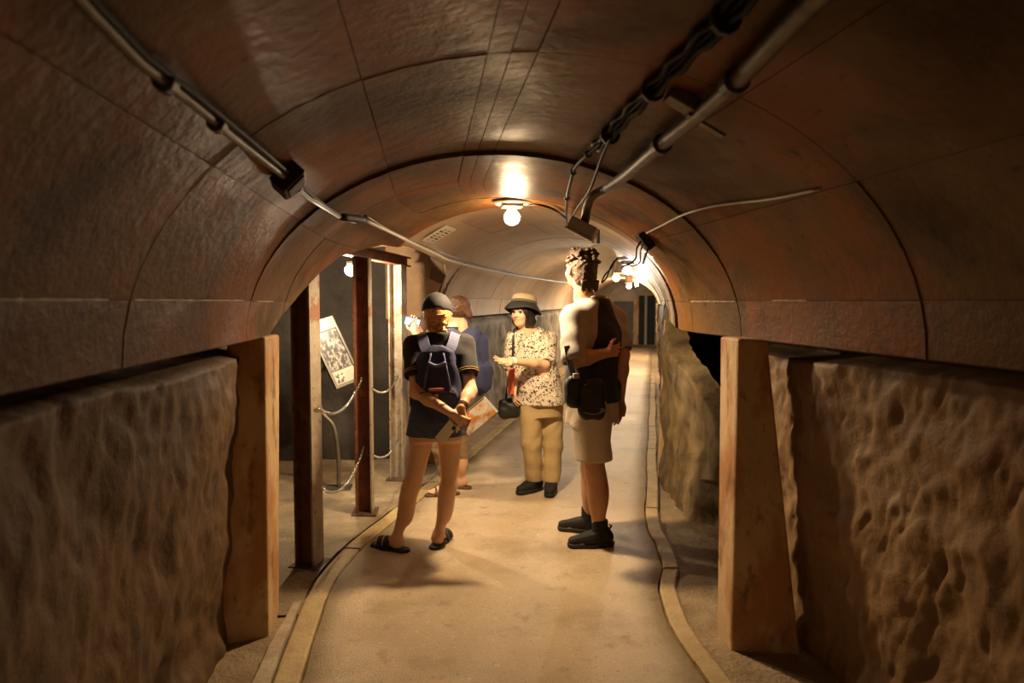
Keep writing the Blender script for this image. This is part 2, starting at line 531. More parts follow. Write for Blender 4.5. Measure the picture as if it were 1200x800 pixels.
# ---------------------------------------------------------------- hewn rock walls
def rock_wall(name, s0, s1, z0, z1, offf, m, ds, dz, label, amp=0.03, side=1, chis=0.012, seed=0.0, notches=0):
    ns, nz = int((s1 - s0) / ds), int((z1 - z0) / dz)
    vs, fs = [], []
    S = np.linspace(s0, s1, ns + 1); Z = np.linspace(z0, z1, nz + 1)
    SS, ZZ = np.meshgrid(S, Z, indexing='ij')
    big = fbm(SS * 1.6 + seed, ZZ * 1.6, seed, 5)
    ridged = 1 - np.abs(fbm(SS * 4.2 + ZZ * 2.0 + seed, ZZ * 3.0 - SS * 1.5, seed + 4, 4))
    fine = fbm(SS * 13 + ZZ * 5, ZZ * 8 - SS * 3, seed + 9, 3)
    disp = amp * big + chis * (ridged * 1.6 + 0.7 * fine)
    rn = random.Random(21 + seed)
    for _ in range(notches):                     # pick marks: short slanting grooves
        cs, cz, an = rn.uniform(max(s0, 0.2), s1), rn.uniform(0.05, 1.25), rn.gauss(1.15, 0.22)
        ln_, wd_, dp_ = rn.uniform(0.03, 0.09), rn.uniform(0.007, 0.011), rn.uniform(0.004, 0.011)
        i0, i1 = np.searchsorted(S, (cs - 0.2, cs + 0.2)); k0, k1 = np.searchsorted(Z, (cz - 0.25, cz + 0.25))
        ds_, dz_ = SS[i0:i1, k0:k1] - cs, ZZ[i0:i1, k0:k1] - cz
        u_ = ds_ * math.cos(an) * -1 + dz_ * math.sin(an); v_ = ds_ * math.sin(an) + dz_ * math.cos(an)
        disp[i0:i1, k0:k1] -= dp_ * np.exp(-(u_ / ln_) ** 2 - (v_ / wd_) ** 2)
    for i in range(ns + 1):
        for k in range(nz + 1):
            o_ = offf(S[i], Z[k]) - side * disp[i, k]
            vs.append(frame(S[i], o_, Z[k]))
    W = nz + 1
    for i in range(ns):
        for k in range(nz):
            f = (i * W + k, (i + 1) * W + k, (i + 1) * W + k + 1, i * W + k + 1)
            fs.append(f if side < 0 else f[::-1])
    me = bpy.data.meshes.new(name)
    me.from_pydata([tuple(v) for v in vs], [], fs)
    o = link(name, me, m, smooth=True)
    tag(o, label, kind='structure')
    return o
def wl(s, z):
    top = 1.255 + 0.03 * float(vnoise(s * 2.3, 0.5, 0.1))
    return -1.245 + 0.095 * z / 1.3 - 0.14 * sstep(top, top + 0.03, z) + 0.05 * sstep(0.16, 0.0, z)
def wr(s, z):
    top = 1.27 + 0.03 * float(vnoise(s * 2.3, 7.5, 0.1))
    return 1.33 - 0.15 * z / 1.3 + 0.14 * sstep(top, top + 0.03, z) - 0.04 * sstep(0.2, 0.0, z)
rock_wall('wall_left', -0.5, 3.44, -0.05, 1.45, wl, M_ROCK, 0.014, 0.015, 'grey stained hewn rock wall beside the tapered orange stained pillar', 0.032, -1, 0.010, 2.0, 120)
rock_wall('wall_right', -0.5, 3.2, -0.05, 1.45, wr, M_ROCKR, 0.011, 0.0125, 'brown rock wall with chisel marks', 0.028, 1, 0.011, 5.0, 230)
rock_wall('wall_left_rear', -8, -0.5, -0.05, 1.45, wl, M_ROCK, 0.1, 0.06, 'grey rock wall behind the viewpoint on the left', 0.035, -1, 0.012, 2.0)
rock_wall('wall_right_rear', -8, -0.5, -0.05, 1.45, wr, M_ROCKR, 0.1, 0.06, 'brown rock wall behind the viewpoint on the right', 0.035, 1, 0.018, 5.0)
tag(MB().box((-1.4, -8.2, -0.1), (2.0, -8.02, 2.7)).build('wall_rear', M_ROCK), 'rock wall closing the tunnel behind the viewpoint', kind='structure')
def rock_start(z):
    return float(np.interp(z, [0, 0.30, 0.42, 0.65, 0.95, 1.2, 1.45], [4.75, 4.7, 4.22, 4.3, 5.0, 5.7, 6.0]))
nu, nzz = 150, 74
vs, fs = [], []
for i in range(nu + 1):
    for k in range(nzz + 1):
        z = -0.05 + 1.5 * k / nzz
        s0 = rock_start(z)
        u = i / nu
        s = s0 + u * (7.0 - s0)
        base = 1.04 + 0.34 * sstep(5.9, 4.1, s) - 0.05 * sstep(0.5, 0.0, z) + 0.16 * (1 - sstep(0, 0.06, u))
        d = 0.055 * float(fbm(s * 2.0 + 8, z * 2.0, 8.0, 5)) + 0.022 * float(1 - abs(fbm(s * 5 + z * 2, z * 4 - s, 3.0, 4)))
        vs.append(tuple(frame(s + 0.05 * float(fbm(z * 5, u * 3, 1.0, 3)) * (1 - u), base - d, z)))
W = nzz + 1
for i in range(nu):
    for k in range(nzz):
        fs.append((i * W + k, i * W + k + 1, (i + 1) * W + k + 1, (i + 1) * W + k))
me = bpy.data.meshes.new('wall_right_bend'); me.from_pydata(vs, [], fs)
tag(link('wall_right_bend', me, M_ROCKF, smooth=True), 'mossy bulging rock wall with a dark hollow beside the broad pale pillar', kind='structure')
# the hollow behind it
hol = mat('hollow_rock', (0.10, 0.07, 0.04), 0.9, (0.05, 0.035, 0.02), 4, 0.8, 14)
def quad(pts):
    return [tuple(p) for p in pts]
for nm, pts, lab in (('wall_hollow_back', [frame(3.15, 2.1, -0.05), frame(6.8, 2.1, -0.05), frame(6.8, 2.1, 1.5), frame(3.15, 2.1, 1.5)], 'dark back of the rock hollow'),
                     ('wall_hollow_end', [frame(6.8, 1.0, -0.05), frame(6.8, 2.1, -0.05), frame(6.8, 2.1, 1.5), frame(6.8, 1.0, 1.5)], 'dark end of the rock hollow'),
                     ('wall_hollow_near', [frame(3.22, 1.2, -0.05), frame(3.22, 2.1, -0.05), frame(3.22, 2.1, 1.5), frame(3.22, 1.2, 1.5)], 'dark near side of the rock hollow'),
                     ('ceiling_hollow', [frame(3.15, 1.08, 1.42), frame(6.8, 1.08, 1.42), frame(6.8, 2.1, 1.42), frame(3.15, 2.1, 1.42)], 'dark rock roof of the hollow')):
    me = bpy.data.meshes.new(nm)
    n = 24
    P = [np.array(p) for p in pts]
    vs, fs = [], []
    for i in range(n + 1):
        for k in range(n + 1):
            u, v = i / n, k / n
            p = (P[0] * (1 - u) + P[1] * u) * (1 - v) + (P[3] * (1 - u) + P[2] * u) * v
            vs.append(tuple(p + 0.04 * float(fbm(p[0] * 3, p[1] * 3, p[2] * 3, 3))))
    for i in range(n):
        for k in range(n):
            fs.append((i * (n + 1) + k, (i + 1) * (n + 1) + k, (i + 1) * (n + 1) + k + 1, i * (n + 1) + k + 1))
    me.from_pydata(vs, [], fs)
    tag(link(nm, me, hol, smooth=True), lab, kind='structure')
rock_wall('wall_right_far', 7.0, S_END, -0.05, 1.45, lambda s, z: 1.04 + 0.03 * (1 - z), M_ROCKF, 0.08, 0.05, 'rough rock wall receding along the right of the path', 0.04, 1, 0.02, 3.0)
rock_wall('wall_left_far', 6.35, S_END, -0.05, 1.45, lambda s, z: -1.10 - 0.03 * (1 - z) - 0.10 * sstep(1.27, 1.31, z), mat('grey_streaked_rock', (0.30, 0.27, 0.21), 0.75, (0.13, 0.11, 0.085), 4.0, 0.7, 20.0, stretch=(1, 1, 0.25),
          stains=[(3.0, 0.55, 0.65, (0.06, 0.05, 0.04), 0.8), (9.0, 0.62, 0.7, (0.42, 0.39, 0.33), 0.6)]), 0.05, 0.04, 'grey streaked rock wall receding along the left of the path', 0.04, -1, 0.02, 1.0)

# ---------------------------------------------------------------- side passage on the left
def alc_wall(name, pts, z1, m, label, flip=False, amp=0.04):
    """rough wall through plan points"""
    pl = spline(pts, 26)
    nz = 46
    vs, fs = [], []
    n = len(pl)
    for i, p in enumerate(pl):
        t = pl[min(i + 1, n - 1)] - pl[max(i - 1, 0)]
        nn = np.array([-t[1], t[0]]) / np.linalg.norm(t)
        for k in range(nz + 1):
            z = -0.05 + (z1 + 0.05) * k / nz
            d = amp * float(fbm(p[0] * 2.2 + 3, p[1] * 2.2, z * 2.2, 4))
            vs.append((p[0] + nn[0] * d, p[1] + nn[1] * d, z))
    for i in range(n - 1):
        for k in range(nz):
            f = (i * (nz + 1) + k, (i + 1) * (nz + 1) + k, (i + 1) * (nz + 1) + k + 1, i * (nz + 1) + k + 1)
            fs.append(f[::-1] if flip else f)
    me = bpy.data.meshes.new(name)
    me.from_pydata(vs, [], fs)
    return tag(link(name, me, m, smooth=True), label, kind='structure')
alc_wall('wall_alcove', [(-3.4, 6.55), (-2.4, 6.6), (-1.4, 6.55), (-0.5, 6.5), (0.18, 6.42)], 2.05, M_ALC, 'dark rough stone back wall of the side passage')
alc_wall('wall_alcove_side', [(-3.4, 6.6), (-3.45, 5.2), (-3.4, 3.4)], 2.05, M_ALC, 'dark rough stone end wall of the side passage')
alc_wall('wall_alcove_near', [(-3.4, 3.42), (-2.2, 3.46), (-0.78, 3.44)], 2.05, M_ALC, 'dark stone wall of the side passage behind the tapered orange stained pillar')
# ceiling of the side passage
vs, fs = [], []
nx, ny = 40, 36
for i in range(nx + 1):
    for j in range(ny + 1):
        y = 3.35 + (6.62 - 3.35) * j / ny
        xr = float(np.interp(y, [3.3, 4.0, 4.9, 5.6, 6.62], [-0.72, -0.52, -0.22, 0.02, 0.30]))
        x = -3.45 + (xr + 3.45) * i / nx
        z = 2.02 + 0.025 * float(fbm(x * 2, y * 2, 0.3, 4))
        vs.append((x, y, z))
for i in range(nx):
    for j in range(ny):
        fs.append((i * (ny + 1) + j, i * (ny + 1) + j + 1, (i + 1) * (ny + 1) + j + 1, (i + 1) * (ny + 1) + j))
me = bpy.data.meshes.new('ceiling_alcove'); me.from_pydata(vs, [], fs)
tag(link('ceiling_alcove', me, M_ALCC, smooth=True), 'pale rough plaster ceiling of the side passage', kind='structure')
# side passage floor with large flat stones
vs, fs = [], []
nx, ny = 60, 60
for i in range(nx + 1):
    for j in range(ny + 1):
        s = 3.3 + 3.0 * j / ny
        p = frame(s, left_edge(s) - 0.115)
        x = -3.45 + (p[0] + 3.45) * i / nx
        y = 3.3 + (6.62 - 3.3) * j / ny if i < nx * 0.55 else None
        t = i / nx
        yy = (3.3 + 3.32 * j / ny) * (1 - t) + p[1] * t
        vs.append((x, yy, 0.012 + 0.012 * float(fbm(x * 3, yy * 3, 0.7, 4))))
for i in range(nx):
    for j in range(ny):
        fs.append((i * (ny + 1) + j, (i + 1) * (ny + 1) + j, (i + 1) * (ny + 1) + j + 1, i * (ny + 1) + j + 1))
me = bpy.data.meshes.new('floor_alcove'); me.from_pydata(vs, [], fs)
tag(link('floor_alcove', me, mat('alcove_floor', (0.30, 0.23, 0.14), 0.8, (0.20, 0.15, 0.09), 4, 0.7, 30, stains=[(2.6, 0.57, 0.66, (0.42, 0.35, 0.24), 0.7)]), smooth=True),
    'uneven stone floor of the side passage', kind='structure')

# ---------------------------------------------------------------- concrete pillars
def pillar(name, quad_b, quad_t, zt, label, m=M_PIL, bevel=0.012, z0=-0.03, n=10):
    """tapered concrete pier; corner lists run round the plan"""
    mb = MB(); vs, fs = [], []
    for k in range(n + 1):
        f = k / n
        for q in range(4):
            b, t = np.array(quad_b[q]), np.array(quad_t[q])
            p = b + (t - b) * f
            vs.append((p[0], p[1], z0 + (zt - z0) * f))
    for k in range(n):
        for q in range(4):
            fs.append((k * 4 + q, k * 4 + (q + 1) % 4, k * 4 + 4 + (q + 1) % 4, k * 4 + 4 + q))
    fs += [(3, 2, 1, 0), tuple(n * 4 + q for q in range(4))]
    mb.add(vs, fs)
    return tag(mb.build(name, m, bevel=bevel), label, 'pillar')
def px_pillar(fl, fr, rr_, tops, label, deep):
    """front-left, front-right and inner-rear base corners as pixels on the floor; tops = pixels at the same distance"""
    B = [on_floor(*fl), on_floor(*fr), on_floor(*rr_)]
    T = [at_y(tops[i][0], tops[i][1], B[i][1]) for i in range(3)]
    if deep < 0:      # inner face on the right of the pier
        q = lambda c: [c[0][:2], c[1][:2], c[2][:2], (c[2] - c[1] + c[0])[:2]]
    else:             # inner face on the left
        q = lambda c: [c[0][:2], c[1][:2], (c[1] + c[2] - c[0])[:2], c[2][:2]]
    return pillar('concrete_pillar', q(B), q(T), 1.345, label)
px_pillar((257, 753), (315, 743), (327, 716), ((266, 425), (311, 401), (328, 398)), 'tapered concrete pillar with orange stains beside the side passage', -1)
px_pillar((857, 760), (939, 767), (840, 735), ((865, 387), (900, 402), (844, 385)), 'broad pale concrete pillar in front of the dark rock hollow', 1)
q = frame(6.5, 1.0)
def fq(s, o): 
    p = frame(s, o); return (p[0], p[1])
pillar('concrete_pillar', [fq(6.05, 0.95), fq(6.05, 1.2), fq(6.4, 1.2), fq(6.4, 0.95)], [fq(6.05, 0.99), fq(6.05, 1.2), fq(6.4, 1.2), fq(6.4, 0.99)], 1.345,
       'slim concrete pillar standing against the mossy rock wall')
pillar('concrete_pillar', [fq(5.98, -1.32), fq(5.98, -1.00), fq(6.38, -1.00), fq(6.38, -1.32)], [fq(5.98, -1.30), fq(5.98, -0.97), fq(6.38, -0.97), fq(6.38, -1.30)], 1.38,
       'brown concrete pillar at the far corner of the side passage', mat('brown_concrete', (0.26, 0.16, 0.08), 0.75, (0.17, 0.095, 0.045), 4, 0.4, 30))
# spandrel above it that closes the far end of the side opening
mb = MB()
pr = [(0, -1.02)]
for z0, o0 in ((1.36, -1.02),):
    pass
vs = []
for s in (5.98, 6.12):
    for k in range(9):
        ph = R(-90 + 40 * k / 8)
        vs.append(vault(s, ph, 0.02))
    vs.append(frame(s, -0.70, 2.06)); vs.append(frame(s, -1.5, 2.06)); vs.append(frame(s, -1.5, 1.34))
n = 12
fs = [tuple(range(n - 1, -1, -1)), tuple(range(n, 2 * n))] + [(k, (k + 1) % n, n + (k + 1) % n, n + k) for k in range(n)]
mb.add(vs, fs)
tag(mb.build('trim_spandrel', MATS['brown_concrete']), 'brown concrete spandrel above the far corner pillar', kind='structure')

# ---------------------------------------------------------------- far end of the tunnel
e = frame(S_END + 1.2, 0)
Mend = Matrix.Translation((e[0], e[1], 0)) @ Matrix.Rotation(-TURN, 4, 'Z')
mb = MB()
mb.box((-2.5, 0.6, -0.1), (2.5, 0.8, 2.8), Mend)
end = tag(mb.build('wall_end', mat('end_wall_plaster', (0.46, 0.36, 0.25), 0.8, (0.36, 0.27, 0.18), 2, 0.4, 20)), 'pale wall closing the far end of the tunnel', kind='structure')
MB().box((-0.45, 0.50, 0), (0.22, 0.62, 1.5), Mend).build('grey_panel', mat('grey_boards', (0.14, 0.13, 0.115), 0.7, (0.09, 0.085, 0.075), 5), end)
MB().box((0.22, 0.42, 0), (0.40, 0.62, 1.55), Mend).build('end_post', M_PIL, end)
MB().box((-1.15, 0.30, 0), (-0.75, 0.62, 1.75), Mend).build('end_post', M_PIL, end)
MB().box((0.40, 0.52, 0), (0.95, 0.62, 1.7), Mend).build('dark_doorway', mat('dark_doorway', (0.02, 0.018, 0.016), 0.8), end)
MB().box((0.60, 0.44, 0), (0.68, 0.54, 1.7), Mend).build('end_post', mat('grey_post', (0.32, 0.30, 0.27), 0.6), end)
prof = [(-0.55, 1.5)] + [(-0.15 + 0.5 * math.cos(PI - k * PI / 12) , 1.5 + 0.55 * math.sin(k * PI / 12)) for k in range(13)]
vs = [Mend @ Vector((x, y, z)) for y in (0.45, 0.62) for (x, z) in prof]
n = len(prof)
MB().add(vs, [tuple(range(n - 1, -1, -1)), tuple(range(n, 2 * n))] + [(k, (k + 1) % n, n + (k + 1) % n, n + k) for k in range(n)]).build('lunette', M_FARV, end)

# ================================================================ lamps
def point(parent, loc, col, power, r=0.04, down=True):
    # LED bulbs throw almost everything below their socket
    ld = bpy.data.lights.new('bulb_light', 'SPOT' if down else 'POINT')
    if down:
        ld.spot_size = R(172); ld.spot_blend = 0.5
    ld.color = col; ld.energy = power; ld.shadow_soft_size = r
    lo = bpy.data.objects.new('bulb_light', ld)
    C.objects.link(lo); lo.parent = parent; lo.location = loc
    return lo
def ceiling_lamp(name, loc, ztop, col, power, label, bulb_r=0.048, body=True, em=None, cat='lamp', group=None, down=False):
    """loc = bulb centre"""
    t = empty(name, (loc[0], loc[1], loc[2]))
    tag(t, label, cat, group)
    h = ztop - loc[2]
    me = emit(name + '_glow', col, em or 30)
    if body:
        MB().lathe([(0.0, h + 0.03), (0.105, h + 0.03), (0.115, h - 0.004), (0.10, h - 0.014), (0.0, h - 0.014)], 24).build('canopy_disc', M_GREYP, t)
        MB().box((-0.062, -0.062, 0.055), (0.062, 0.062, h - 0.012)).build('lamp_housing', mat('brown_metal', (0.20, 0.15, 0.10), 0.5), t, bevel=0.006)
    MB().lathe([(0.0, 0.062), (0.03, 0.062), (0.032, 0.045), (0.03, 0.035), (0.0, 0.035)], 16).build('bulb_socket', M_WHTP, t)
    b = MB().lathe([(0.012, 0.05)] + [(bulb_r * math.sin(a), -0.005 + bulb_r * 0.95 * math.cos(a)) for a in np.linspace(0.5, PI - 0.02, 12)], 18).build('bulb', me, t, smooth=True)
    point(t, (0, 0, -bulb_r - 0.055), col, power, 0.05, down)
    return t
# main lamp over the group
for yy in np.arange(3.6, 5.2, 0.02):
    Lm = at_y(600, 254, yy)
    s_, o_ = unframe(Lm[0], Lm[1])
    a_, b_ = vault_ab(s_)
    zt = ZS + b_ * math.sqrt(1 - (o_ / a_) ** 2)
    if zt - Lm[2] < 0.10:
        break
print('LAMP', Lm, zt)
ceiling_lamp('ceiling_lamp', Lm, zt - 0.012, WARM, 94, 'bare warm bulb in a square housing on the vault above the group', em=110, down=True)
# lamp in the side passage
La = at_y(411, 316, 5.3)
t = ceiling_lamp('passage_lamp', La, La[2] + 0.2, WHITE, 40, 'bare white bulb hanging between the rusty posts of the side passage', bulb_r=0.045, body=False, em=90)
MB().tube([(0, 0, 0.06), (0, 0, 1.985 - La[2])], 0.006, 8).build('drop_cord', M_BLK, t)
MB().lathe([(0.0, 2.01 - La[2]), (0.04, 2.01 - La[2]), (0.04, 1.975 - La[2]), (0, 1.975 - La[2])], 16).build('ceiling_rose', M_GREYP, t)
# lamps further down the tunnel
for (px, py, s_, col, pw, lab) in ((722, 325, 9.4, WHITE, 18, 'bare bulb on the vault beyond the tall man'),
                                   (737, 335, 14.5, WHITE, 90, 'small distant bulb midway along the far tunnel'),
                                   (746, 331, 18.5, WHITE, 100, 'distant bulb nearest the end wall')):
    c = frame(s_, 0.0)
    d = ray(px, py)
    k = 0
    best = None
    for tt in np.arange(4, 24, 0.02):
        p = np.array([0, 0, CAM_Z]) + d * tt
        s, off = unframe(p[0], p[1])
        if s >= s_:
            best = p; break
    s, off = unframe(best[0], best[1])
    a, b = vault_ab(s)
    zt = ZS + b * math.sqrt(max(0.05, 1 - (off / a) ** 2))
    ceiling_lamp('ceiling_lamp', (best[0], best[1], min(best[2], zt - 0.1)), zt - 0.005, col, pw, lab, em=60)
# cool lamp tucked under the right haunch of the vault
p = frame(7.6, 0.62, ZS + 0.50)
ceiling_lamp('ceiling_lamp', p, p[2] + 0.11, COOL, 8, 'cool white bulb under the right side of the vault', em=40)

# unseen fill lamp added behind the viewpoint to light pillar fronts and people's backs
p = frame(-4.6, -0.3, ZS + 0.64)
ceiling_lamp('ceiling_lamp', p, p[2] + 0.11, WARM, 70, 'warm bulb on the vault behind the viewpoint', em=60, down=True)

# ================================================================ pipes and cables
def vpath(pix, inset):
    return [on_vault(x, y, inset) for (x, y) in pix]
# thick steel conduit on the right of the vault
pipe_px = [(985, -30), (925, 30), (880, 78), (830, 125), (780, 165), (735, 204), (712, 220)]
pp = vpath(pipe_px, 0.045)
# run backwards past the camera along the vault
s_, o_ = unframe(pp[0][0], pp[0][1])
back = frame(-2.8, o_, pp[0][2])
t = tag(empty('steel_conduit', pp[3]), 'thick grey steel conduit running along the right of the vault', 'pipe')
loc = lambda P, t: [np.array(q) - np.array(t.location) for q in P]
end_pt = at_y(688, 243, pp[-1][1] + 0.16)
elb = spline([pp[-2], pp[-1], at_y(694, 230, pp[-1][1] + 0.10), end_pt], 8)
elb2 = at_y(685, 262, end_pt[1] + 0.03)
MB().tube(loc([back] + spline(pp, 6), t), 0.023, 14).build('pipe_run', M_GALV, t, smooth=True)
MB().tube(loc(elb[8:] + [elb2], t), 0.020, 12).build('pipe_elbow', M_GALV, t, smooth=True)
for px in (2.35, 4.1):
    i = int(px)
    q = pp[i] + (pp[i + 1] - pp[i]) * (px - i)
    dd = pp[i + 1] - pp[i]; dd /= np.linalg.norm(dd)
    MB().tube(loc([q - dd * 0.02, q + dd * 0.02], t), 0.033, 14).build('pipe_collar', mat('dark_steel', (0.10, 0.085, 0.07), 0.5, metal=0.6), t)
# bracket above the conduit
q = on_vault(800, 118, 0.02)
Mq = Matrix.Translation(q) @ Matrix.Rotation(R(28), 4, 'Y')
t = tag(empty('pipe_bracket', q), 'small grey steel bracket fixed beside the thick conduit', 'bracket')
MB().box((-0.045, -0.03, -0.02), (0.045, 0.03, 0.02), Matrix.Rotation(R(28), 4, 'Y')).build('bracket_block', M_GALV, t, bevel=0.004)
MB().box((0.03, -0.012, -0.03), (0.15, 0.012, -0.022), Matrix.Rotation(R(28), 4, 'Y')).build('bracket_strap', M_GALV, t)
# black cable bundle
cab = [(905, -38), (850, 22), (800, 70), (765, 105), (735, 135), (715, 158), (700, 172)]
cp = vpath(cab, 0.025)
s_, o_ = unframe(cp[0][0], cp[0][1])
back = frame(-2.8, o_, cp[0][2])
t = tag(empty('cable_bundle', cp[3]), 'bundle of black cables running along the vault beside the conduit', 'cable')
for k, (du, dv) in enumerate(((0, 0), (0.017, 0.004), (-0.015, 0.006), (0.004, -0.014))):
    off = np.array([du, 0, dv])
    cc = [p + off * (1.0 + 0.4 * math.sin(i * 1.7 + k)) for i, p in enumerate(spline(cp, 5))]
    MB().tube(loc([back + off] + cc, t), 0.0095, 8).build('black_cable', M_CABLE, t, smooth=True)
for i in (1, 3, 5):
    d = cp[i + 1] - cp[i] if i < 6 else cp[i] - cp[i - 1]
    d /= np.linalg.norm(d)
    MB().tube(loc([cp[i] - d * 0.008, cp[i] + d * 0.008], t), 0.034, 10).build('cable_tie', M_BLK, t)
# branches that leave the bundle
def wire(name, pix, inset, r, m, label, cat='cable', pts=None):
    P = pts if pts is not None else vpath(pix, inset)
    P = spline(P, 6)
    t = tag(empty(name, P[len(P) // 2]), label, cat)
    MB().tube(loc(P, t), r, 8).build('cable_sheath', m, t, smooth=True)
    return t, P
t, P = wire('branch_cable', [(706, 166), (690, 180), (675, 195), (668, 215), (664, 240), (665, 262)], 0.03, 0.008, M_CABLE, 'black branch cable clipped down the vault towards the white box')
for i in (6, 14, 22):
    MB().tube(loc([P[i] + np.array([0, 0, -0.004]), P[i] + np.array([0, 0.012, 0.004])], t), 0.014, 8).build('cable_clip', M_BLK, t)
wire('branch_cable', [(716, 160), (706, 182), (698, 205), (690, 225), (676, 245), (667, 262)], 0.06, 0.006, M_CABLE, 'thin black cable crossing from the bundle past the pipe elbow')
wire('lamp_cable', [(612, 241), (632, 240), (650, 246), (664, 256)], 0.02, 0.007, M_CABLE, 'short black cable feeding the bulb above the group')
# white junction box where the pipe ends
bx = at_y(683, 268, elb2[1] + 0.02)
t = tag(empty('junction_box', bx, -TURN), 'cream junction box at the end of the steel conduit', 'box')
MB().box((-0.065, -0.06, -0.025), (0.065, 0.06, 0.03), Matrix.Rotation(R(28), 4, 'Y')).build('box_body', M_WHTP, t, bevel=0.006)
MB().box((-0.07, -0.065, -0.036), (0.07, 0.065, -0.025), Matrix.Rotation(R(28), 4, 'Y')).build('box_lid', mat('cream_plastic', (0.78, 0.74, 0.62), 0.5), t, bevel=0.003)
# round pale drum beside the tall man's head
dc = at_y(702, 307, 4.95)
dirc = Vector(ray(640, 345)) * -1
Md = dirc.to_track_quat('Z', 'Y').to_matrix().to_4x4()
t = tag(empty('disc_fixture', dc), 'round pale disc shaped fixture hanging behind the tall man\'s head', 'fixture')
MB().lathe([(0.0, -0.05), (0.11, -0.05), (0.128, -0.03), (0.132, 0.0), (0.126, 0.012), (0.118, 0.010), (0.0, 0.016)], 32, Md).build('drum', mat('pale_disc', (0.60, 0.58, 0.50), 0.5, (0.52, 0.49, 0.41), 12), t, smooth=False)
MB().lathe([(0.126, 0.010), (0.136, 0.010), (0.136, 0.022), (0.126, 0.022), (0.126, 0.010)], 32, Md).build('rim', M_WHTP, t)
a_, b_ = vault_ab(5.5)
sd, od = unframe(dc[0], dc[1])
zt = ZS + b_ * math.sqrt(1 - (od / a_) ** 2)
MB().tube([(0, 0.03, 0.08), (0, 0.03, zt - dc[2] + 0.02)], 0.012, 8).build('hanger', M_BLK, t)
tt_, P = wire('drum_cable', None, 0, 0.006, M_CABLE, 'looped black cable dangling from the round pale fixture', pts=[at_y(724, 302, 4.9), at_y(716, 312, 4.86), at_y(711, 325, 4.86), at_y(705, 331, 4.86), at_y(709, 322, 4.86), at_y(716, 314, 4.9), at_y(722, 300, 4.94)])
# small black box with dangling wires on the right of the vault
q = on_vault(756, 282, 0.025)
Mb_ = Matrix.Rotation(R(52), 4, 'Y')
t = tag(empty('terminal_box', q), 'small black terminal box with loose wires on the right of the vault', 'box')
MB().box((-0.05, -0.035, -0.022), (0.05, 0.035, 0.022), Mb_).build('box_body', M_BLK, t, bevel=0.004)
for k, pts in enumerate((((0, 0, 0), (-0.03, -0.02, -0.05), (-0.03, -0.01, -0.11), (-0.07, 0.0, -0.13), (-0.10, 0.02, -0.11)),
                         ((0.02, 0, 0), (0.0, -0.03, -0.06), (-0.02, -0.03, -0.12), (0.0, -0.02, -0.06)),
                         ((-0.02, 0, 0), (-0.05, -0.02, -0.04), (-0.06, -0.02, -0.10), (-0.12, 0.03, -0.14)))):
    MB().tube(spline(pts, 6), 0.0045, 6).build('loose_wire', M_WIRE if k == 0 else M_CABLE, t, smooth=True)
wire('pale_wire', [(758, 273), (776, 264), (800, 252), (830, 243), (862, 238), (905, 233), (960, 222)], 0.012, 0.0045, M_WIRE, 'thin pale wire running along the right haunch of the vault', 'wire')
# twin conduits along the left of the vault
for k, (dx, dy, rr) in enumerate(((0, 0, 0.009), (9, -5, 0.007))):
    lp = [(60 + dx, -40 + dy), (105 + dx, 12 + dy), (160 + dx, 70 + dy), (222 + dx, 118 + dy), (280 + dx, 166 + dy), (330 + dx * .7, 205 + dy * .7), (362 + dx * .4, 232 + dy * .4), (398, 254 + dy * .3)]
    P = vpath(lp, 0.03)
    s_, o_ = unframe(P[0][0], P[0][1])
    P = [frame(-2.8, o_, P[0][2])] + P
    t = tag(empty('slim_conduit', P[4]), ['slim grey conduit along the left of the vault, lower of two', 'thinner cable along the left of the vault, upper of two'][k], 'pipe')
    MB().tube(loc(P, t), rr, 10).build('pipe_run', M_GALV if k == 0 else M_CABLE, t, smooth=True)
    if k == 0:
        for i in (3, 4, 6):
            d = P[i + 1] - P[i]; d /= np.linalg.norm(d)
            q = P[i] + (P[i + 1] - P[i]) * 0.5
            MB().tube(loc([q - d * 0.012, q + d * 0.012], t), 0.019, 10).build('pipe_clamp', mat('dark_steel', (0, 0, 0)), t)
q = on_vault(338, 210, 0.03)
t = tag(empty('conduit_box', q), 'black conduit box on the left of the vault', 'box')
Mc = Matrix.Rotation(R(-48), 4, 'Y') @ Matrix.Rotation(R(10), 4, 'Z')
MB().box((-0.045, -0.05, -0.03), (0.045, 0.05, 0.03), Mc).build('box_body', M_BLK, t, bevel=0.006)
MB().box((-0.034, -0.038, -0.036), (0.034, 0.038, -0.028), Mc).build('box_cover', mat('dark_steel', (0, 0, 0)), t, bevel=0.003)
# taped splice, then the cable drapes freely across the side opening
sp0 = on_vault(398, 254, 0.03); sp1 = on_vault(428, 258, 0.05)
t = tag(empty('taped_splice', sp0), 'black taped splice at the end of the left conduit', 'cable')
MB().tube(loc([sp0 + (sp1 - sp0) * k / 5 for k in range(6)], t), [0.012, 0.02, 0.018, 0.022, 0.019, 0.011], 10).build('tape_wrap', M_CABLE, t, smooth=True)
drape = [sp1, on_vault(455, 271, 0.04), on_vault(484, 285, 0.05), at_y(512, 298, 5.0), at_y(530, 306, 5.6), at_y(575, 317, 6.4), at_y(620, 325, 7.3), at_y(662, 331, 8.3), at_y(700, 333, 9.6)]
for k, (dz, m, r_, lab) in enumerate(((0, M_WIRE, 0.009, 'thick pale cable draped across the side opening and along the far vault'),
                                     (0.022, M_GALV, 0.007, 'thin grey cable draped just above the thick pale one'))):
    wire('draped_cable', None, 0, r_, m, lab, pts=[np.array(p) + np.array([0, 0, dz * (1 - 0.6 * math.sin(i * 1.2))]) for i, p in enumerate(drape)])

